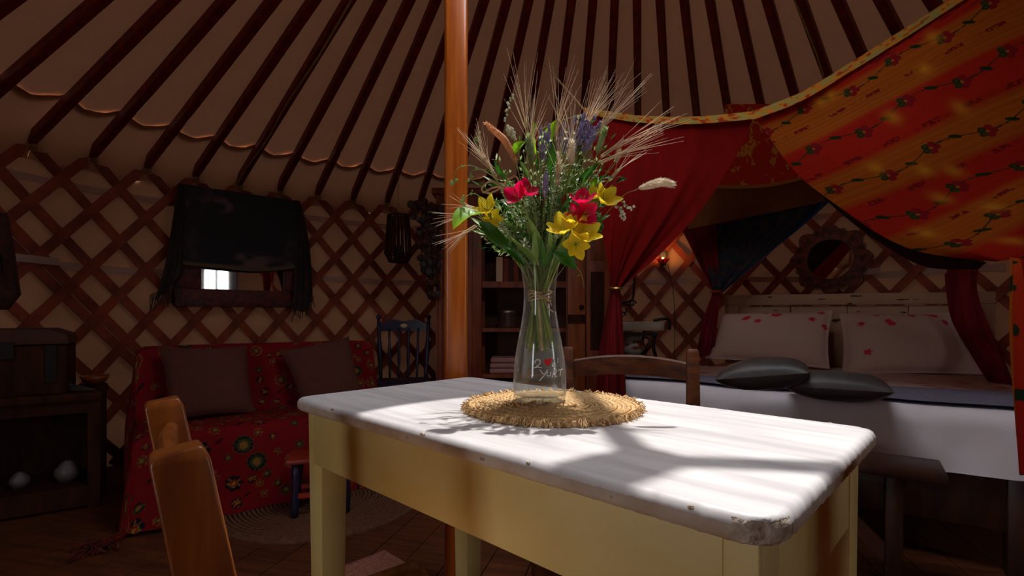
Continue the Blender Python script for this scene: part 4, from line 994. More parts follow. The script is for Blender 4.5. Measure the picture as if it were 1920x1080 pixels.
# ---- stick lantern
lp = P(747, 450, 3.95)
ln = thing('stick_lantern', 'hanging lantern of thin wooden sticks by the lattice wall', 'lantern', (lp.x, lp.y, lp.z-.17))
for i in range(18):
    a = 2*PI*i/18; MB().tube([(.10*math.cos(a), .10*math.sin(a), .06), (.078*math.cos(a), .078*math.sin(a), .36)], .0085, 5).build('stick', M['dark_wood'], ln)
    MB().tube([(.10*math.cos(a), .10*math.sin(a), .06), (.07*math.cos(a), .07*math.sin(a), .0)], .008, 5).build('stick', M['dark_wood'], ln)
for z, r in ((.06, .103), (.36, .08), (.0, .072)): MB().tube([(r*math.cos(t), r*math.sin(t), z) for t in np.linspace(0, 2*PI, 25)], .006, 5).build('hoop', M['dark_wood'], ln)
MB().lathe([(.001, .0), (.07, 0), (.07, .012), (.001, .012)], 16).build('base', M['dark_wood'], ln)
MB().lathe([(.001, .013), (.028, .013), (.028, .10), (.03, .13), (.001, .13)], 12).build('candle_glass', M['dried_grey'], ln, smooth=True)
MB().tube([(0, 0, .36+.0), (0, 0, .75)], .003, 4).build('cord', M['twine'], ln)
for a in (0, 2.1, 4.2): MB().tube([(.078*math.cos(a), .078*math.sin(a), .36), (0, 0, .46)], .002, 4).build('cord', M['twine'], ln)
# ---- swag of dried flowers beside the cupboard
dp = P(803, 380, 3.85)
sw = thing('dried_flower_swag', 'dark swag of dried flowers hanging beside the wooden cupboard', 'dried flowers', dp)
for i in range(110):
    t = random.random()**1.3; w_ = .135*(1-.75*t); c = Vector((random.uniform(-w_, w_)+.05*(t-.3), random.uniform(-.06, .06), -t*.72))
    m = MB().tube([Vector((0, 0, .05)).lerp(c, .6), c], .003, 4)
    for k_ in range(9):
        d = Vector((random.gauss(0, 1), random.gauss(0, 1), random.gauss(-.3, 1))).normalized(); q = c+d*random.uniform(.012, .035); s = d.orthogonal().normalized()*.01
        m.add([c, c.lerp(q, .6)+s, q, c.lerp(q, .6)-s], [(0, 1, 2, 3)])
    m.ball(c, random.uniform(.016, .032), 6, 5); m.build('flower_head', M[random.choice(['dried', 'dried', 'dried_grey'])], sw)
# ---- dark hanging bunch with pink blooms at the left edge
hp_ = P(2, 400, 2.62)
hb = thing('dried_flower_bunch', 'dark dried bunch with pink blooms hanging at the left edge', 'dried flowers', hp_)
MB().tube([(0, 0, 0), (0, .0, -.18), (.0, 0, -.42), (.0, 0, -.5)], [.025, .05, .075, .03], 10).build('wrap', M['dried'], hb, smooth=True)
for i in range(9):
    c = Vector((random.uniform(-.06, .09), -.09+random.uniform(-.02, .01), -.21+random.uniform(-.06, .04))); m = MB()
    for k_ in range(7): a = 2*PI*k_/7; m.ball(c+Vector((.014*math.cos(a), -.004, .014*math.sin(a))), (.012, .006, .012), 6, 4)
    m.build('pink_bloom', M['pink_bloom' if i % 2 else 'porcelain'], hb, smooth=True)
for i in range(26):
    a = random.uniform(-.1, .12); MB().tube([(a*.3, -.05, -.18), (a, -.08, -.32+random.uniform(-.05, .1))], .004, 4).build('twig', M['dried'], hb)

# ================================================================ left: cabinet, chest and odds and ends
cb = thing('open_cabinet', 'dark low open fronted wooden cabinet in the left corner', 'cabinet', (-2.50, 2.505, 0), math.radians(35))
W_, D_, Hc = .75, .42, .58
MB().box((0, 0, Hc-.02), (W_, D_, .04)).build('top', M['dark_wood'], cb, bev=.006)
for s in (-1, 1): MB().box((s*(W_/2-.03), 0, (Hc-.04)/2), (.05, D_-.03, Hc-.04)).build('side', M['dark_wood'], cb)
MB().box((0, 0, .10), (W_-.11, D_-.04, .03)).build('shelf', M['dark_wood'], cb); MB().box((0, D_/2-.025, .33), (W_-.11, .015, .5)).build('back', M['dark_wood'], cb); MB().box((0, -D_/2+.03, .05), (W_-.11, .02, .07)).build('plinth', M['dark_wood'], cb)
MB().box((0, -D_/2+.03, Hc-.07), (W_-.11, .02, .06)).build('rail', M['dark_wood'], cb)
def cabpt(x, y, z): return Matrix.Translation(cb.location) @ Matrix.Rotation(cb.rotation_euler.z, 4, 'Z') @ Vector((x, y, z))
ch = thing('wooden_chest', 'dark carved wooden chest standing on the low cabinet', 'chest', cabpt(.02, .0, Hc), math.radians(35))
MB().box((0, 0, .12), (.44, .32, .24)).build('body', M['dark_wood'], ch, bev=.006)
lid = MB().prism([(-.23, .0), (.23, .0), (.22, .045), (.15, .075), (-.15, .075), (-.22, .045)], -.17, .17); lid = lid.build('lid', M['cupboard_inside'], ch, bev=.004); lid.location = (0, 0, .245)
for x in (-.16, .16): MB().box((x, -.165, .15), (.04, .012, .18)).build('strap', M['iron'], ch)
MB().box((0, -.17, .22), (.06, .015, .08)).build('clasp', M['iron'], ch)
bd = thing('wooden_bowl', 'small orange brown wooden bowl on the cabinet end', 'bowl', cabpt(.325, .11, Hc))
MB().lathe([(.001, 0), (.03, 0), (.055, .03), (.066, .055), (.061, .055), (.05, .032), (.028, .01), (.001, .01)], 24).build('bowl_body', M['door_wood'], bd, smooth=True)
lv = thing('dried_lavender', 'bundle of dried grey lavender lying on the cabinet', 'dried flowers', cabpt(.30, -.15, Hc))
for i in range(34):
    a = random.uniform(-.5, .5); l = random.uniform(.12, .22); m = MB(); e = Vector((-l*math.cos(a), l*.5*math.sin(a), random.uniform(.01, .08))); m.tube([(0.06, 0, .012), e*.5, e], .002, 4); m.ball(e, (.006, .006, .018), 5, 4, e.normalized()); m.build('lavender_stalk', M['dried_grey'], lv)
for x, r, lab in ((.23, .055, 'white round pot on the cabinet shelf nearest the sofa'), (.05, .04, 'small white pot at the middle of the cabinet shelf'), (-.16, .045, 'white pot at the far left of the cabinet shelf')):
    po = thing('pot', lab, 'pot', cabpt(x, -.05, .115), 0, 'pots in the low cabinet')
    MB().lathe([(.001, 0), (r*.6, 0), (r, r*.7), (r*.95, r*1.2), (r*.6, r*1.6), (r*.62, r*1.7), (r*.5, r*1.7), (.001, r*1.2)], 20).build('pot_body', M['porcelain'], po, smooth=True)
    MB().lathe([(.001, r*1.72), (r*.6, r*1.72), (r*.2, r*1.95), (.001, r*2)], 16).build('lid', M['porcelain'], po, smooth=True)

# ================================================================ tall cupboard in the middle of the far wall
CYF = 4.02; cl, cr2 = (817-960)/F*CYF, (1146-960)/F*CYF
cu = thing('tall_cupboard', 'tall brown wooden cupboard with open shelves and an ajar door', 'cupboard', ((cl+cr2)/2, CYF+.22, 0))
CW, CH, CD = cr2-cl, 1.93, .44; hw = CW/2
MB().box((0, CD/2-.01, CH/2), (CW, .02, CH)).build('back', M['cupboard_inside'], cu)
MB().box((-hw+.19, 0, CH/2), (.38, .02, CH-.02)).build('side_panel', M['cupboard_wood'], cu)   # closed bay at the left
def cux(u): return (u-960)/F*CYF-cu.location.x
MB().box(((-hw+cux(903))/2, -CD/2+.02, CH/2), (cux(903)+hw, .035, CH)).build('stile', M['cupboard_wood'], cu, bev=.004)
MB().box((cux(880), -CD/2-.005, CH/2-.05), (.05, .02, CH-.1)).build('moulding', M['cupboard_wood'], cu, bev=.004)
MB().box((cux(826), -CD/2-.005, CH/2-.05), (.035, .02, CH-.1)).build('moulding', M['cupboard_wood'], cu, bev=.004)
MB().box((hw-.01, 0, CH/2), (.02, CD, CH)).build('side', M['cupboard_wood'], cu); MB().box((-hw+.01, 0, CH/2), (.02, CD, CH)).build('side', M['cupboard_wood'], cu)
MB().box((0, 0, CH+.02), (CW+.06, CD+.06, .05)).build('cornice', M['cupboard_wood'], cu, bev=.01)
sx0, sx1 = cux(903), cux(1062)
for v, dz in ((533, .05), (619, .03), (706, .03), (440, .03)):
    z = CAMZ+(590-v)/F*CYF; MB().box(((sx0+sx1)/2, .01, z), (sx1-sx0, CD-.05, dz)).build('shelf', M['cupboard_wood'], cu)
MB().box(((sx0+sx1)/2, -CD/2+.03, .22), (sx1-sx0, .03, .42)).build('lower_panel', M['cupboard_wood'], cu)
MB().box(((cux(1062)+hw)/2, -CD/2+.02, CH/2), (hw-cux(1062), .03, CH)).build('stile', M['cupboard_wood'], cu, bev=.003)
dr = MB().box((cux(1080), -CD/2-.015, CH/2+.0), (cux(1096)-cux(1064), .03, CH-.06)).build('door', M['door_wood'], cu, bev=.003)
MB().box((cux(1080), -CD/2-.034, CAMZ-8/F*CYF), (cux(1096)-cux(1064), .012, .07)).build('batten', M['dark_wood'], dr)
MB().ball((cux(1089), -CD/2-.05, CAMZ+14/F*CYF), .02, 8, 6).build('knob', M['iron'], dr, smooth=True)
dr = MB().box((cux(1120), -CD/2-.01, CH/2), (cux(1143)-cux(1100), .03, CH-.06)).build('door', M['cupboard_wood'], cu, bev=.003)
MB().box((cux(1119), -CD/2-.028, CAMZ+.03), (cux(1132)-cux(1107), .012, .62)).build('door_panel', M['dark_wood'], dr, bev=.004)
MB().box((cux(1119), -CD/2-.028, CAMZ+.56), (cux(1132)-cux(1107), .012, .26)).build('door_panel', M['cupboard_wood'], dr, bev=.004)
zs = CAMZ+(590-533)/F*CYF+.025
for i, (u0, u1, h, m_, lab) in enumerate(((930, 942, .20, 'book_pale', 'pale cream book at the left of the cupboard shelf'), (944, 953, .19, 'book_red', 'dull red book beside the pale one on the shelf'), (954, 962, .18, 'book_dark', 'dark brown book in the middle of the shelf row'), (963, 972, .19, 'book_red', 'dull red book at the right end of the shelf row'))):
    xa, xb = (u0-960)/F*CYF, (u1-960)/F*CYF
    b_ = thing('book', lab, 'book', ((xa+xb)/2, CYF+.14, zs), 0, 'books in the cupboard')
    MB().box((0, -.071, h/2), (xb-xa, .004, h)).box((-(xb-xa)/2+.002, 0, h/2), (.004, .14, h)).box(((xb-xa)/2-.002, 0, h/2), (.004, .14, h)).build('cover', M[m_], b_)
    MB().box((0, 0, h/2), (xb-xa-.009, .13, h-.01)).build('pages', M['book_pale'], b_)
zs = CAMZ+(590-619)/F*CYF+.015; px_ = (952-960)/F*CYF
po = thing('metal_pot', 'round shiny steel cooking pot on the cupboard shelf', 'pot', (px_, CYF+.17, zs))
MB().lathe([(.001, 0), (.075, 0), (.085, .012), (.085, .125), (.09, .13), (.083, .13), (.079, .02), (.001, .015)], 28).build('pot_body', M['steel'], po, smooth=True)
MB().lathe([(.088, .131), (.09, .137), (.05, .155), (.001, .162)], 28).build('lid', M['steel'], po, smooth=True)
for s in (-1, 1): MB().tube([(s*.085, -.03, .10), (s*.115, -.02, .105), (s*.115, .02, .105), (s*.085, .03, .10)], .006, 6).build('handle', M['iron'], po)
zs = CAMZ+(590-706)/F*CYF+.015
for k_ in range(3):
    to = MB().box((0, 0, .0215), (.24-.01*k_, .24, .04)).build('folded_towel', M['towel'], None, bev=.015, seg=3); to.location = ((945-960)/F*CYF, CYF+.17, zs+.043*k_)
    tag(to, ('pink folded towel at the bottom of the stack in the cupboard', 'pink folded towel in the middle of the stack in the cupboard', 'pink folded towel on top of the stack in the cupboard')[k_], 'towel', 'towels in the cupboard')

# ================================================================ washstand, jug and lamp right of the cupboard
ws_y = 3.95
ws = thing('washstand', 'old white topped washstand on black iron legs behind the curtain', 'washstand', ((1190-960)/F*ws_y, ws_y, 0))
def wx(u): return (u-960)/F*ws_y-ws.location.x
def wz(v): return CAMZ+(590-v)/F*ws_y
MB().box(((wx(1154)+wx(1240))/2, .12, (wz(603)+wz(620))/2), (wx(1240)-wx(1154), .42, wz(603)-wz(620))).build('top', M['enamel'], ws, bev=.01)
MB().box(((wx(1154)+wx(1228))/2, -.06, wz(626)), (wx(1228)-wx(1154), .02, .03)).build('rim_bar', M['iron'], ws)
for u in (1160, 1226):
    for dy in (-.05, .28): MB().tube(crom([(wx(u), dy, wz(622)), (wx(u-4), dy, wz(650)), (wx(u+3), dy, wz(690)), (wx(u+6), dy, 0)], 16), .013, 6).build('leg', M['iron'], ws, smooth=True)
MB().box(((wx(1160)+wx(1226))/2, .115, wz(671)), (wx(1226)-wx(1160), .36, .02)).build('lower_shelf', M['iron'], ws)
for k_, (u, v, r) in enumerate(((1185, 580, .05), (1200, 568, .03), (1178, 592, .035))):
    sp = [(wx(u)+r*(1-t/9)*math.cos(t), .25, wz(v)+r*(1-t/9)*math.sin(t)) for t in np.linspace(0, 7.5, 26)]; MB().tube(sp, .007, 5).build('scroll', M['iron'], ws, smooth=True)
MB().tube(crom([(wx(1172), .26, wz(600)), (wx(1176), .26, wz(570)), (wx(1200), .26, wz(560)), (wx(1204), .26, wz(530)), (wx(1206), .26, wz(515))], 20), .009, 6).build('scroll_arm', M['iron'], ws, smooth=True)
MB().tube(crom([(wx(1225), -.0, wz(602)), (wx(1240), -.02, wz(598)), (wx(1252), -.03, wz(600)), (wx(1253), -.03, wz(618))], 14), .012, 7).build('tap', M['iron'], ws, smooth=True)
jg = thing('floral_jug', 'white ceramic jug with brown flowers under the washstand top', 'jug', (ws.location.x+wx(1192), ws_y+.1, wz(671)+.012))
prof = [(.001, 0), (.05, 0), (.085, .03), (.098, .07), (.085, .115), (.06, .14), (.065, .16)]; n = 40
pr = crom([(a, b, 0) for a, b in prof], 30)[:, :2]; th_ = np.linspace(0, 2*PI, n+1)
G = np.stack([pr[:, 0:1]*np.cos(th_), pr[:, 0:1]*np.sin(th_), np.repeat(pr[:, 1:2], n+1, 1)], -1)
nn = vnoise(th_[None, :]*4+np.zeros((30, 1)), pr[:, 1:2]*45+np.zeros((1, n+1)), 2); cc = np.where((nn > .62)[..., None]*((G[..., 2] > .04) & (G[..., 2] < .12))[..., None], np.array(lin('7d3c24')), np.array(lin('a89c90')))
o = grid_mesh('jug_body', G, M['jug_print'], None, cc); o.parent = jg
MB().tube(crom([(.075, 0, .15), (.13, 0, .13), (.12, 0, .07), (.09, 0, .05)], 12), .009, 6).build('handle', M['porcelain'], jg, smooth=True)
lt, p, n_ = hung('wall_lamp', 'small glowing bulb in a dark red flower shaped lamp', 'lamp', 1243, .12)
c = loc2(lt, 1243, 489, p, n_)
bl = MB().ball(c+Vector((0, 0, .005)), (.014, .014, .026), 10, 8).build('bulb', M['bulb_glow'], lt, smooth=True)
for i in range(7):
    a = PI+PI*i/6; o = petal_bm(.075, .06, .45).build('petal', M['red_cloth'], lt, smooth=True); o.matrix_local = Matrix.Translation(c+Vector((0, .0, -.032))) @ Matrix.Rotation(2*PI*i/7, 4, 'Z') @ Matrix.Rotation(.25, 4, 'X')
MB().tube([c+Vector((0, .0, -.02)), c+Vector((0, .03, -.04)), c+Vector((0, .08, -.02))], .006, 6).build('arm', M['iron'], lt)
MB().box(c+Vector((0, .08, .03)), (.05, .02, .12)).build('back_plate', M['iron'], lt)
MB().tube(crom([c+Vector((.04, .08, -.02)), c+Vector((.09, .09, -.3)), c+Vector((.10, .09, -.6)), c+Vector((.1, .09, -1.2))], 12), .004, 4).build('cable', M['iron'], lt)
bu = bpy.data.lights.new('bulb_light', 'POINT'); bu.energy = 1.6; bu.color = (1, .48, .14); bu.shadow_soft_size = .03
bo = bpy.data.objects.new('bulb_light', bu); COL.objects.link(bo); bo.location = world_mat(lt) @ (c+Vector((0, -.02, .05)))
# ---- round carved mirror over the bed
rm, p, n_ = hung('carved_mirror', 'round mirror in a dark carved scalloped frame above the bed', 'mirror', 1557, .05)
c = loc2(rm, 1557, 487, p, n_); rg_ = .158
no = 64; ol = [(c.x+(.255+.026*math.cos(a*8))*math.cos(a), c.z+(.255+.026*math.cos(a*8))*math.sin(a)) for a in np.linspace(0, 2*PI, no, endpoint=False)]
il = [(c.x+rg_*math.cos(a), c.z+rg_*math.sin(a)) for a in np.linspace(0, 2*PI, no, endpoint=False)]
vs = [(x, 0, z) for x, z in ol]+[(x, -.03, z) for x, z in ol]+[(x, -.045, z) for x, z in il]+[(x, 0, z) for x, z in il]; fs = []
for k_ in range(3): fs += [(k_*no+i, k_*no+(i+1) % no, (k_+1)*no+(i+1) % no, (k_+1)*no+i) for i in range(no)]
MB().add(vs, fs).build('frame', M['carved_frame'], rm)
MB().add([(x, -.02, z) for x, z in il]+[(c.x, -.02, c.z)], [(i, (i+1) % no, no) for i in range(no)]).build('glass', M['mirror_glass'], rm)
MB().tube([(c.x+rg_*math.cos(a), -.047, c.z+rg_*math.sin(a)) for a in np.linspace(0, 2*PI, 49)], .006, 6, cap=False).build('gilt_rim', M['gilt'], rm, smooth=True)
rose = None
for i in range(16):
    a = 2*PI*i/16; r = .208+.018*(i % 2)
    if rose is None:
        m = MB()
        for k_ in range(2): m.tube([((.022-.010*k_)*math.cos(t), -.003*k_, (.022-.010*k_)*math.sin(t)) for t in np.linspace(0, 2*PI, 13)], .004, 5, cap=False)
        m.ball((0, -.004, 0), .006, 6, 5); rose = o = m.build('carved_rosette', M['gilt'], rm, smooth=True)
    else: o = dup(rose, rm)
    o.location = (c.x+r*math.cos(a), -.042, c.z+r*math.sin(a)); o.rotation_euler = (0, a, 0)
for i in range(8):
    a = 2*PI*(i+.0)/8; o = petal_bm(.07, .05, .1).build('carved_leaf', M['carved_frame'], rm, smooth=True); o.matrix_local = Matrix.Translation((c.x+.19*math.cos(a), -.04, c.z+.19*math.sin(a))) @ Matrix.Rotation(-a+PI/2, 4, 'Y') @ Matrix.Rotation(PI/2, 4, 'X')

# ================================================================ bed
HL, HR, FL, FR = Vector((1.62, 3.80, 0)), Vector((3.02, 3.19, 0)), Vector((.55, 2.75, 0)), Vector((1.87, 1.86, 0))
bed = thing('double_bed', 'dark wooden double bed frame with a chipped cream headboard', 'bed', (HL+HR+FL+FR)/4)
bl_ = bed.location
hd = (HR-HL).normalized(); hn = Vector((hd.y, -hd.x, 0)); BW = (HR-HL).length; HT = 1.115      # headboard direction, towards the foot
hm = Matrix.Translation((HL+HR)/2-bl_) @ Matrix.Rotation(math.atan2(hd.y, hd.x), 4, 'Z')
def hb_part(name, c, d, b=.004, mt='chipped_paint'):
    o = MB().box(c, d).build(name, M[mt], bed, bev=b); o.matrix_local = hm; return o
hb_part('headboard_rail', (0, 0, HT-.038), (BW+.04, .05, .076)); hb_part('headboard_post', (-BW/2+.03, .0, (HT-.076)/2), (.09, .055, HT-.078)); hb_part('headboard_post', (BW/2-.03, .0, (HT-.076)/2), (.09, .055, HT-.078))
for i in range(4):
    w = (BW-.15)/4; hb_part('headboard_panel', (-BW/2+.075+w*(i+.5), .012, .70), (w-.006, .02, .66), .003)
fd = (FR-FL).normalized()
for a, b, nm in ((FL, FR, 'foot_board'), (FL, HL+hn*.05, 'side_rail'), (FR, HR+hn*.05, 'side_rail')):
    MB().bar(a-bl_+Vector((0, 0, .29)), b-bl_+Vector((0, 0, .29)), .035, .25).build(nm, M['bed_wood'], bed, bev=.004)
for q in (FL, FR): MB().box(q-bl_+Vector((0, 0, .205)), (.08, .08, .41), math.atan2(fd.y, fd.x)).build('post', M['bed_wood'], bed, bev=.006)
for i in range(9):
    t = .08+.84*i/8; MB().bar(FL.lerp(HL, t)-bl_+Vector((0, 0, .395)), FR.lerp(HR, t)-bl_+Vector((0, 0, .395)), .09, .02).build('slat', M['bed_wood'], bed)
# mattress
mtb = thing('mattress', 'white mattress lying on the double bed', 'mattress', bl_+Vector((0, 0, .406)))
ctr = (HL+HR+FL+FR)/4; q = [ctr+(p_-ctr)*.955 for p_ in (FL, FR, HR+hn*.06, HL+hn*.06)]; q = [p_-ctr for p_ in q]
MB().add([Vector((p_.x, p_.y, z)) for z in (.0, .17) for p_ in q], [(3, 2, 1, 0), (4, 5, 6, 7), (0, 1, 5, 4), (1, 2, 6, 5), (2, 3, 7, 6), (3, 0, 4, 7)]).build('ticking', M['white_linen'], mtb, bev=.04, seg=3)
# duvet: over the top, round the foot and hanging down at foot and sides
def bedgrid(ns, nt, head_t, foot_drop, side_drop, ztop=.615, lift=0., rnd=.07, puff=.022):
    s = np.linspace(-side_drop, BW+side_drop, ns); Lb = 1.95; t = np.linspace(head_t*Lb, Lb+foot_drop, nt)
    S, T_ = np.meshgrid(s, t)
    def over(e): 
        dr = np.where(e <= 0, 0, np.where(e < rnd*PI/2, rnd*(1-np.cos(np.clip(e/rnd, 0, PI/2))), rnd+e-rnd*PI/2)); out = np.where(e <= 0, e, np.where(e < rnd*PI/2, rnd*np.sin(np.clip(e/rnd, 0, PI/2)), rnd+(e-rnd*PI/2)*.06)); return dr, out
    d1, o1 = over(T_-Lb); e = np.abs(S-BW/2)-BW/2; d2, o2 = over(e)
    tt = (Lb+o1)/Lb; ss = .5+np.sign(S-BW/2)*(BW/2+o2)/BW
    hl, hr, fl_, fr_ = (np.array([p_.x, p_.y]) for p_ in (HL+hn*.08, HR+hn*.08, FL, FR))
    A_ = hl+(fl_-hl)*tt[..., None]; Bm = hr+(fr_-hr)*tt[..., None]; XY = A_+(Bm-A_)*ss[..., None]
    Z = ztop+lift-d1-d2*(1)+.0
    Z = np.maximum(Z, .37+.0*Z)
    Z += puff*(vnoise(S*3.2, T_*3.2, 2)-.5)+.010*(vnoise(S*9, T_*9, 3)-.5)*(d1+d2 > .02)
    nf = (vnoise(S*14, T_*2, 6)-.5)*.03*np.clip((d1)/.15, 0, 1)
    fdn = np.array([fd.y, -fd.x]); XY = XY+fdn*nf[..., None]
    return np.concatenate([XY, Z[..., None]], -1), S, T_
duv = thing('duvet', 'white duvet with small red rose print hanging over the bed foot', 'duvet', bl_+Vector((0, 0, .62)))
G, S, T_ = bedgrid(150, 190, .03, .29, .16)
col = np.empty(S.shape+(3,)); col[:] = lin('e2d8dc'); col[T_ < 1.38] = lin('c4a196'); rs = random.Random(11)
for i in range(64):
    a, b = rs.uniform(0, BW), rs.uniform(.15, 1.2)
    if rs.random() < .35: b = rs.uniform(.95, 1.35)
    dd = np.hypot((S-a)/1.35, T_-b); th = np.arctan2(T_-b, S-a); col[dd < .021+.005*np.cos(th*5+i)] = lin('b8323c')
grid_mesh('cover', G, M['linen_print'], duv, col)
run = thing('bed_runner', 'folded lilac grey blanket laid across the foot of the bed', 'blanket', bl_+Vector((0, 0, .64)))
G, S, T_ = bedgrid(140, 24, .735, -.01, .15, lift=.016); grid_mesh('blanket', G, M['runner'], run)
G2 = G.copy(); G2[..., 2] -= .012; grid_mesh('under_fold', G2, M['runner'], run)
# pillows
def rose_col(seed):
    def f_(U, V_):
        c = np.empty(U.shape+(3,)); c[:] = lin('bd9a8e'); r_ = random.Random(seed)
        for i in range(9):
            a, b = r_.uniform(-.9, .9), r_.choice([r_.uniform(.5, .9), r_.uniform(-.6, .6)]); th = np.arctan2(V_-b, U-a); c[np.hypot(U-a, (V_-b)*.75) < .062+.012*np.cos(5*th)] = lin('c22834')
        return c
    return f_
cushion('pillow', 'white pillow with small red roses at the left of the headboard', 'pillow', [P(1322, 672, 3.50), P(1556, 692, 3.18), P(1562, 582, 3.36), P(1352, 588, 3.68)], .17, 'linen_print', 'bed pillows', 60, rose_col(2), .05, .5, flange=.06)
cushion('pillow', 'white pillow with small red roses at the right of the headboard', 'pillow', [P(1578, 703, 3.10), P(1848, 702, 2.86), P(1788, 586, 3.06), P(1574, 588, 3.30)], .17, 'linen_print', 'bed pillows', 60, rose_col(5), .05, .5, flange=.06)
def lying(label, c, along, across, hl_, hw_, th_, tilt=0):
    al, ac = Vector((*along, tilt)).normalized(), Vector((*across, 0)).normalized(); c = Vector(c)
    return cushion('scatter_cushion', label, 'cushion', [c-al*hl_-ac*hw_, c+al*hl_-ac*hw_, c+al*hl_+ac*hw_, c-al*hl_+ac*hw_], th_, 'grey_satin', 'grey cushions on the bed', 40, None, .03, .5)
lying('shiny dark grey cushion nearer the left of the bed, tilted up', PZ(1443, 718, .695)+Vector((0, .06, .03)), (.86, -.5), (.5, .86), .172, .11, .13, .14)
lying('shiny dark grey cushion lying flat at the middle of the bed', PZ(1588, 728, .68)+Vector((0, .07, .0)), (.86, -.5), (.5, .86), .182, .11, .12, .0)
# ================================================================ bench at the bed foot
be = thing('bench', 'dark worn wooden bench with crossed brace at the bed foot', 'bench', (1.08, 1.98, 0), math.atan2(-.569, .8225))
MB().box((0, 0, .435), (.94, .22, .035)).build('plank_top', M['bed_wood'], be, bev=.008)
for s in (-1, 1):
    MB().box((s*.33, 0, .21), (.05, .17, .42)).build('leg', M['bed_wood'], be, bev=.006)
    MB().bar((s*.33, 0, .10), (s*.02, 0, .41), .05, .03, (0, 1, 0)).build('brace', M['cupboard_inside'], be)
MB().box((0, 0, .395), (.78, .05, .04)).build('rail', M['bed_wood'], be)

# ================================================================ canopy cloths round the bed
def PV(a, y=None): return P(a[0], a[1], a[2] if len(a) > 2 else y)
def folds(G, amp, freq, dirv, ph=0, tpow=1., tmin=0):
    nt_, ns_ = G.shape[:2]; s = np.linspace(0, 1, ns_)[None, :]; t = np.linspace(0, 1, nt_)[:, None]
    w = amp*(tmin+(1-tmin)*t**tpow)*(np.sin(freq*2*PI*s+ph)+.5*np.sin(freq*3.7*PI*s+ph*2+t*2)); return G+np.array(dirv)*w[..., None]
# ---- red curtain
rc = thing('red_curtain', 'plain deep red curtain swept left and tied beside the bed', 'curtain', P(1150, 540, 2.52))
G = sheet_grid([[PV(q) for q in r] for r in (
    [(1095, 205, 2.52), (1200, 222, 2.42), (1300, 224, 2.31), (1415, 214, 2.17)], [(1112, 300, 2.52), (1200, 300, 2.44), (1290, 300, 2.36), (1380, 290, 2.26)],
    [(1124, 400, 2.52), (1180, 400, 2.46), (1245, 400, 2.42), (1310, 396, 2.38)], [(1134, 475, 2.52), (1160, 480, 2.49), (1195, 482, 2.47), (1232, 478, 2.46)], [(1146, 538, 2.53), (1150, 541, 2.50), (1156, 541, 2.50), (1163, 538, 2.52)])], 90, 70)
G = folds(G, .02, 3.2, (.3, -.9, 0), .4, 1.2, .08); grid_mesh('cloth', G, M['red_cloth'], rc)
G = sheet_grid([[PV(q) for q in r] for r in ([(1146, 541, 2.53), (1150, 543, 2.50), (1156, 543, 2.50), (1163, 541, 2.52)], [(1130, 610, 2.56), (1142, 612, 2.48), (1156, 612, 2.50), (1168, 610, 2.54)], [(1118, 690, 2.58), (1138, 690, 2.46), (1158, 690, 2.5), (1172, 690, 2.56)], [(1108, 860, 2.6), (1136, 860, 2.46), (1160, 860, 2.52), (1180, 860, 2.58)])], 60, 50)
G = folds(G, .022, 4, (.2, -.95, 0), .4, .6); grid_mesh('hanging_tail', G, M['dark_red_cloth'], rc)
c = P(1155, 540, 2.51); o = c-rc.location
MB().tube([o+Vector((.03*math.cos(t), .03*math.sin(t), .004*math.sin(t))) for t in np.linspace(0, 2*PI, 17)], .007, 6).build('tie_cord', M['brass'], rc)
def border_col(nt_, ns_, seed):
    U, V_ = np.meshgrid(np.linspace(0, ns_/3.0, ns_), np.linspace(0, 4, nt_)); n1 = vnoise(U, V_*1.3, seed); c = np.empty(U.shape+(3,)); c[:] = lin('b06a1c'); c[n1 > .55] = lin('8a7a3c'); c[n1 < .3] = lin('8c2c12'); return c
def border(pts, w, parent, seed):
    top = crom(pts, 160); dn = top.copy(); dn[:, 2] -= w; top[:, 2] += .004
    G = np.stack([top*(1-k_)+dn*k_ for k_ in np.linspace(0, 1, 8)]); G[..., 1] -= .012; G = G[:, :]; grid_mesh('border', G, M['border_print'], parent, border_col(8, 160, seed))
border([PV(q) for q in ((1095, 205, 2.52), (1150, 213, 2.47), (1200, 220, 2.42), (1300, 222, 2.31), (1415, 212, 2.17))], .03, rc, 1)
a_ = P(1095, 205, 2.52); b_ = P(1022, 122, 2.75)
MB().tube([a_-rc.location, (a_+b_)/2-rc.location, b_-rc.location], .005, 5).build('hanging_cord', M['twine'], rc)
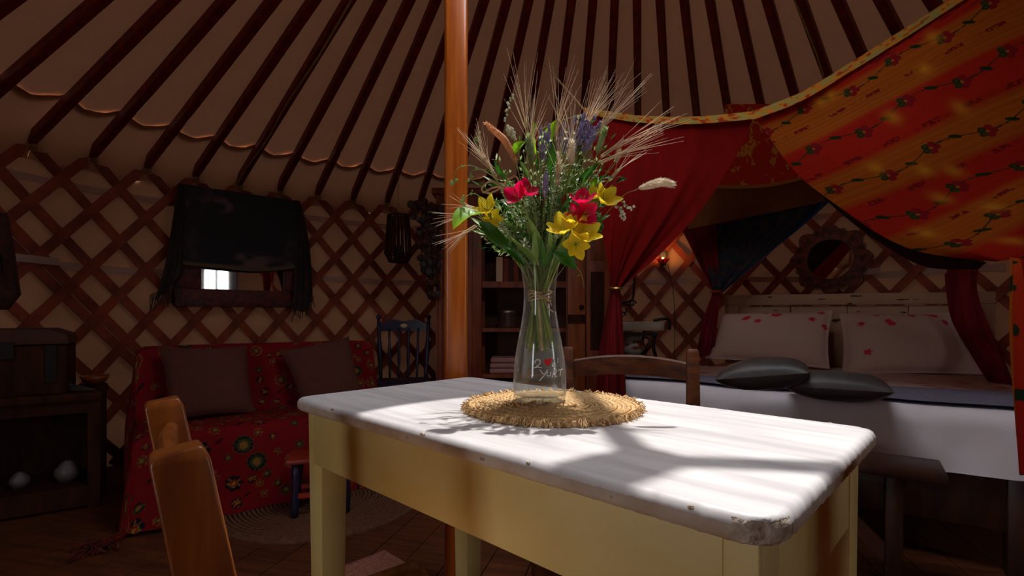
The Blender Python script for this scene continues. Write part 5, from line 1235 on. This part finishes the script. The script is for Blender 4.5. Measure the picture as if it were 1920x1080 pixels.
# ---- orange curtain with vines of flowers
oc = thing('orange_curtain', 'orange and red striped curtain with vines of small flowers, swept right', 'curtain', P(1905, 492, 1.80))
rows_ = ([(1412, 213, 2.17), (1500, 178, 2.10), (1600, 118, 2.03), (1700, 55, 1.96), (1790, -3, 1.90), (1900, -70, 1.83), (2050, -150, 1.76)],
         [(1440, 255, 2.17), (1530, 215, 2.10), (1625, 165, 2.02), (1720, 112, 1.95), (1810, 60, 1.89), (1915, 5, 1.83), (2040, -55, 1.76)],
         [(1475, 302, 2.16), (1560, 263, 2.08), (1650, 217, 2.01), (1740, 172, 1.94), (1825, 128, 1.89), (1920, 85, 1.83), (2030, 40, 1.77)],
         [(1520, 348, 2.14), (1600, 318, 2.06), (1685, 280, 1.99), (1770, 240, 1.93), (1850, 200, 1.88), (1930, 165, 1.83), (2020, 125, 1.78)],
         [(1572, 390, 2.11), (1645, 365, 2.04), (1725, 333, 1.97), (1800, 300, 1.92), (1870, 268, 1.87), (1940, 238, 1.83), (2010, 205, 1.79)],
         [(1650, 438, 2.05), (1715, 415, 1.99), (1780, 388, 1.94), (1840, 360, 1.9), (1895, 333, 1.86), (1950, 310, 1.83), (1995, 290, 1.8)],
         [(1740, 474, 1.98), (1785, 460, 1.93), (1830, 440, 1.90), (1870, 420, 1.87), (1910, 400, 1.84), (1950, 382, 1.82), (1980, 370, 1.8)],
         [(1860, 493, 1.88), (1872, 492, 1.86), (1884, 490, 1.85), (1896, 487, 1.84), (1908, 484, 1.83), (1925, 480, 1.82), (1940, 476, 1.81)])
ns_, nt_ = 430, 330
G = sheet_grid([[PV(q) for q in r] for r in rows_], ns_, nt_)
seg = np.linalg.norm(np.diff(G, axis=1), axis=2); Aa = np.concatenate([np.zeros((nt_, 1)), np.cumsum(seg, 1)], 1)
A_ = Aa-Aa[:, :1]; tv = np.linspace(0, 1, nt_)[:, None]+np.zeros((1, ns_))
red, ora, gol, drd, grn = (np.array(lin(c)) for c in ('a41a06', 'a8500a', '9c520c', '6e0e0e', '1c280e'))
def sm(x, a, b): k_ = np.clip((x-a)/(b-a), 0, 1); return k_*k_*(3-2*k_)
w_o = sm(tv, .07, .10)*(1-sm(tv, .24, .27))+sm(tv, .40, .44)*(1-sm(tv, .56, .6))+sm(tv, .72, .76)*(1-sm(tv, .88, .92))
lines = .5+.5*np.sin(tv*260+3*np.sin(tv*31)); lines2 = vnoise(A_*3, tv*110, 5)
col = red+(ora-red)*w_o[..., None]; col = col*(1-.16*lines*w_o-.14*lines2)[..., None]
edge = (np.abs(((tv-.33)/.16) % 1-.5) < .0) 
vin_rows = (.105, .30, .50, .675, .84)
for ri, r0 in enumerate(vin_rows):
    k_ = 1.0; per = .165; ph = .06*ri; cy = (tv-r0)*k_; a = A_+ph
    vine = .021*np.sin(2*PI*a/(2*per)+.9); m_ = np.abs(cy-vine) < .0021; col[m_] = grn
    kf = np.round(a/per); da = a-kf*per; sgn = np.where(kf % 2 == 0, 1, 1); vy = .021*np.sin(2*PI*(kf*per)/(2*per)+.9)
    # flower heads
    dx, dy = da, cy-vy-.004
    for i in range(5):
        an = 2*PI*i/5+.3; cxp, cyp = .0170*math.cos(an), .0170*math.sin(an); pet = np.hypot(dx-cxp, dy-cyp) < .0118
        col[pet] = np.array(lin('7a0c16')) if i in (0, 1, 4) else np.array(lin('23330f')); ring = (np.hypot(dx-cxp, dy-cyp) < .004); col[ring] = col[ring]*.6+red*.25
    col[np.hypot(dx, dy) < .005] = gol
    # leaves
    db = a-(np.floor(a/per)+.5)*per; kb = np.floor(a/per); up = np.where(kb % 2 == 0, .014, -.014)
    lx = db*.8+(cy-up)*.6; ly = -db*.6+(cy-up)*.8; col[(lx/.019)**2+(ly/.008)**2 < 1] = grn
for r0 in (.185, .40, .60, .76):                                  # rows of little woven bars
    on = (np.abs(tv-r0) < .0085) & (((A_+r0) % .135) < .06); nz_ = vnoise(A_*170, tv*150, 9); col[on & (nz_ > .38)] = drd
    on = (np.abs(tv-r0) < .0075) & (((A_+r0) % .135) > .075) & (((A_+r0) % .135) < .12); col[on & (nz_ > .55)] *= .8
on = (np.abs(tv-.045) < .02) & (vnoise(A_*38+tv*60, tv*120, 4) > .68); col[on] = drd
for k_ in range(26):
    a0, t0 = random.uniform(0, 1.4), random.uniform(.05, .95); g_ = np.exp(-(((A_-a0)/.02)**2+((tv-t0)/.03)**2)); col = col+(np.array(lin('d08a20'))-col)*(.55*g_)[..., None]
G = G+np.array((-.35, -.8, .2))*(.030*np.sin(tv*PI)*np.sin(np.linspace(0, 1, ns_)[None, :]*PI))[..., None]
G = G+np.array((.3, -.6, .5))*(.008*np.sin(A_*6+tv*14)*np.clip(tv*1.5, 0, 1))[..., None]
grid_mesh('cloth', G, M['orange_print'], oc, col)
border([PV(q) for q in ((1412, 211, 2.17), (1500, 176, 2.10), (1600, 116, 2.03), (1700, 53, 1.96), (1790, -5, 1.90), (1900, -72, 1.83), (2050, -152, 1.76))], .034, oc, 2)
G = sheet_grid([[PV(q) for q in r] for r in ([(1893, 482, 1.82), (1905, 484, 1.78), (1925, 484, 1.78), (1945, 480, 1.81)], [(1893, 520, 1.80), (1908, 520, 1.74), (1930, 520, 1.74), (1950, 520, 1.78)], [(1890, 620, 1.78), (1912, 620, 1.70), (1940, 620, 1.70), (1965, 620, 1.74)], [(1896, 740, 1.75), (1918, 740, 1.67), (1945, 740, 1.67), (1972, 740, 1.71)], [(1908, 890, 1.73), (1928, 890, 1.65), (1950, 890, 1.65), (1975, 890, 1.69)])], 120, 170)
t2 = np.linspace(0, 1, 170)[:, None]+np.zeros((1, 120)); s2 = np.linspace(0, 1, 120)[None, :]+np.zeros((170, 1))
c2 = red+(ora-red)*(.5+.5*np.sin(s2*7+t2*2.2+vnoise(s2*20, t2*3, 3)))[..., None]; c2[(vnoise(s2*10, t2*16, 7) > .8)] = grn
G = folds(G, .012, 3, (.3, -.9, 0), 0, .5, .2); grid_mesh('hanging_tail', G, M['orange_print'], oc, c2)
G = sheet_grid([[PV(q) for q in r] for r in ([(1440, 255, 2.25), (1475, 302, 2.24), (1572, 390, 2.2), (1650, 438, 2.15), (1740, 474, 2.08), (1850, 492, 2.0)], [(1446, 258, 2.4), (1482, 310, 2.4), (1580, 402, 2.38), (1655, 458, 2.35), (1735, 500, 2.3), (1830, 505, 2.25)], [(1446, 240, 2.6), (1490, 300, 2.6), (1585, 385, 2.6), (1660, 430, 2.6), (1740, 470, 2.55), (1830, 480, 2.5)])], 60, 24)
grid_mesh('lining', G, M['lining'], oc)
a_ = P(2050, -150, 1.76); b_ = Vector((a_.x+.1, a_.y-.05, roofz(math.hypot(a_.x+.1-CX, a_.y-.05-CY))-.03))
MB().tube([a_-oc.location, (a_+b_)/2-oc.location, b_-oc.location], .005, 5).build('hanging_cord', M['twine'], oc)
# ---- cloths at the back of the canopy
rb = thing('red_canopy_cloth', 'red cloth with faint gold motifs hung inside the bed canopy', 'cloth', P(1430, 280, 2.9))
G = sheet_grid([[PV(q) for q in r] for r in ([(1360, 195, 2.75), (1440, 195, 2.72), (1520, 195, 2.68)], [(1350, 270, 2.85), (1440, 270, 2.82), (1530, 265, 2.78)], [(1325, 353, 2.95), (1435, 351, 2.93), (1550, 326, 2.88)])], 120, 90)
U, V_ = np.meshgrid(np.linspace(0, 10, 120), np.linspace(0, 8, 90)); nn = vnoise(U*1.6, V_*1.6, 12); n2 = vnoise(U*5, V_*5, 14)
cc = np.empty(U.shape+(3,)); cc[:] = lin('9a1a08'); cc[(nn > .66) & (n2 > .45)] = lin('a8641c'); cc[86:] = lin('8a4a18')
grid_mesh('cloth', G, M['red_gold_print'], rb, cc)
bb = thing('brown_canopy_cloth', 'brown cloth band hung behind the red cloth of the canopy', 'cloth', P(1430, 380, 3.2))
G = sheet_grid([[PV(q) for q in r] for r in ([(1290, 330, 3.1), (1430, 325, 3.1), (1575, 300, 3.05)], [(1290, 385, 3.2), (1430, 375, 3.2), (1575, 350, 3.15)], [(1290, 430, 3.25), (1430, 402, 3.25), (1575, 372, 3.2)])], 60, 40); grid_mesh('cloth', folds(G, .01, 3, (0, -1, 0)), M['brown_cloth'], bb)
ds = thing('dark_blue_cloth', 'dark blue patterned cloth gathered in a point over the headboard', 'cloth', P(1345, 550, 3.5))
G = sheet_grid([[PV(q) for q in r] for r in ([(1300, 360, 3.45), (1380, 360, 3.4), (1470, 355, 3.35), (1566, 368, 3.3)], [(1308, 425, 3.48), (1370, 430, 3.42), (1440, 428, 3.38), (1512, 418, 3.34)], [(1322, 490, 3.5), (1360, 492, 3.45), (1400, 490, 3.42), (1436, 480, 3.38)], [(1338, 545, 3.5), (1343, 548, 3.48), (1349, 550, 3.48), (1356, 548, 3.46)])], 130, 110)
U, V_ = np.meshgrid(np.linspace(0, 1, 130), np.linspace(0, 1, 110)); cc = np.empty(U.shape+(3,)); cc[:] = lin('26272f')
rho = np.maximum(np.abs(U-.45)*1.6, np.abs(V_-.42)*1.5)+.06*np.sin(np.arctan2(V_-.4, U-.45)*4); cc[(np.sin(rho*34) > .35)] = lin('2f2a2e'); cc[(np.sin(rho*34) > .8)] = lin('3d2f2a'); cc[U > .965] = lin('24405e'); cc[(U > .93) & (U <= .965)] = lin('121c30')
grid_mesh('cloth', folds(G, .012, 3, (0, -1, 0), 0, 1.5), M['shawl_print'], ds, cc)
def tied(name, label, upper, lower, tie, mt, cord):
    t = thing(name, label, 'curtain', PV(tie))
    G = folds(sheet_grid([[PV(q) for q in r] for r in upper], 50, 50), .012, 3, (0, -1, 0), .5, .8, .3); grid_mesh('cloth', G, M[mt], t)
    if lower: G = folds(sheet_grid([[PV(q) for q in r] for r in lower], 50, 40), .014, 3, (0, -1, 0), .5, .8, .1); grid_mesh('hanging_tail', G, M[mt], t)
    MB().tube([Vector((.03*math.cos(a), .03*math.sin(a), 0)) for a in np.linspace(0, 2*PI, 15)], .01, 6).build('tie_cord', M[cord], t)
    return t
tied('dark_red_curtain', 'dark red curtain tied back at the left of the headboard', ([(1262, 400, 3.45), (1300, 395, 3.42), (1340, 395, 3.42)], [(1290, 455, 3.5), (1312, 455, 3.46), (1345, 470, 3.44)], [(1322, 520, 3.52), (1335, 520, 3.5), (1350, 520, 3.48)], [(1336, 546, 3.52), (1342, 548, 3.5), (1350, 546, 3.5)]),
     ([(1336, 548, 3.52), (1342, 549, 3.5), (1350, 548, 3.5)], [(1318, 600, 3.56), (1332, 600, 3.5), (1346, 600, 3.52)], [(1302, 672, 3.58), (1320, 668, 3.48), (1338, 664, 3.52)]), (1343, 547, 3.5), 'dark_red_cloth', 'red_paint')
tied('dark_red_curtain', 'dark red curtain hanging over the right end of the headboard', ([(1770, 515, 2.96), (1800, 480, 2.9), (1838, 478, 2.86)], [(1772, 545, 2.96), (1806, 545, 2.86), (1832, 540, 2.86)], [(1782, 600, 2.94), (1815, 600, 2.84), (1850, 600, 2.82)], [(1815, 660, 2.84), (1845, 665, 2.74), (1878, 665, 2.72)], [(1868, 745, 2.66), (1890, 750, 2.56), (1912, 755, 2.56)]), None, (1790, 500, 2.92), 'dark_red_cloth', 'red_paint')
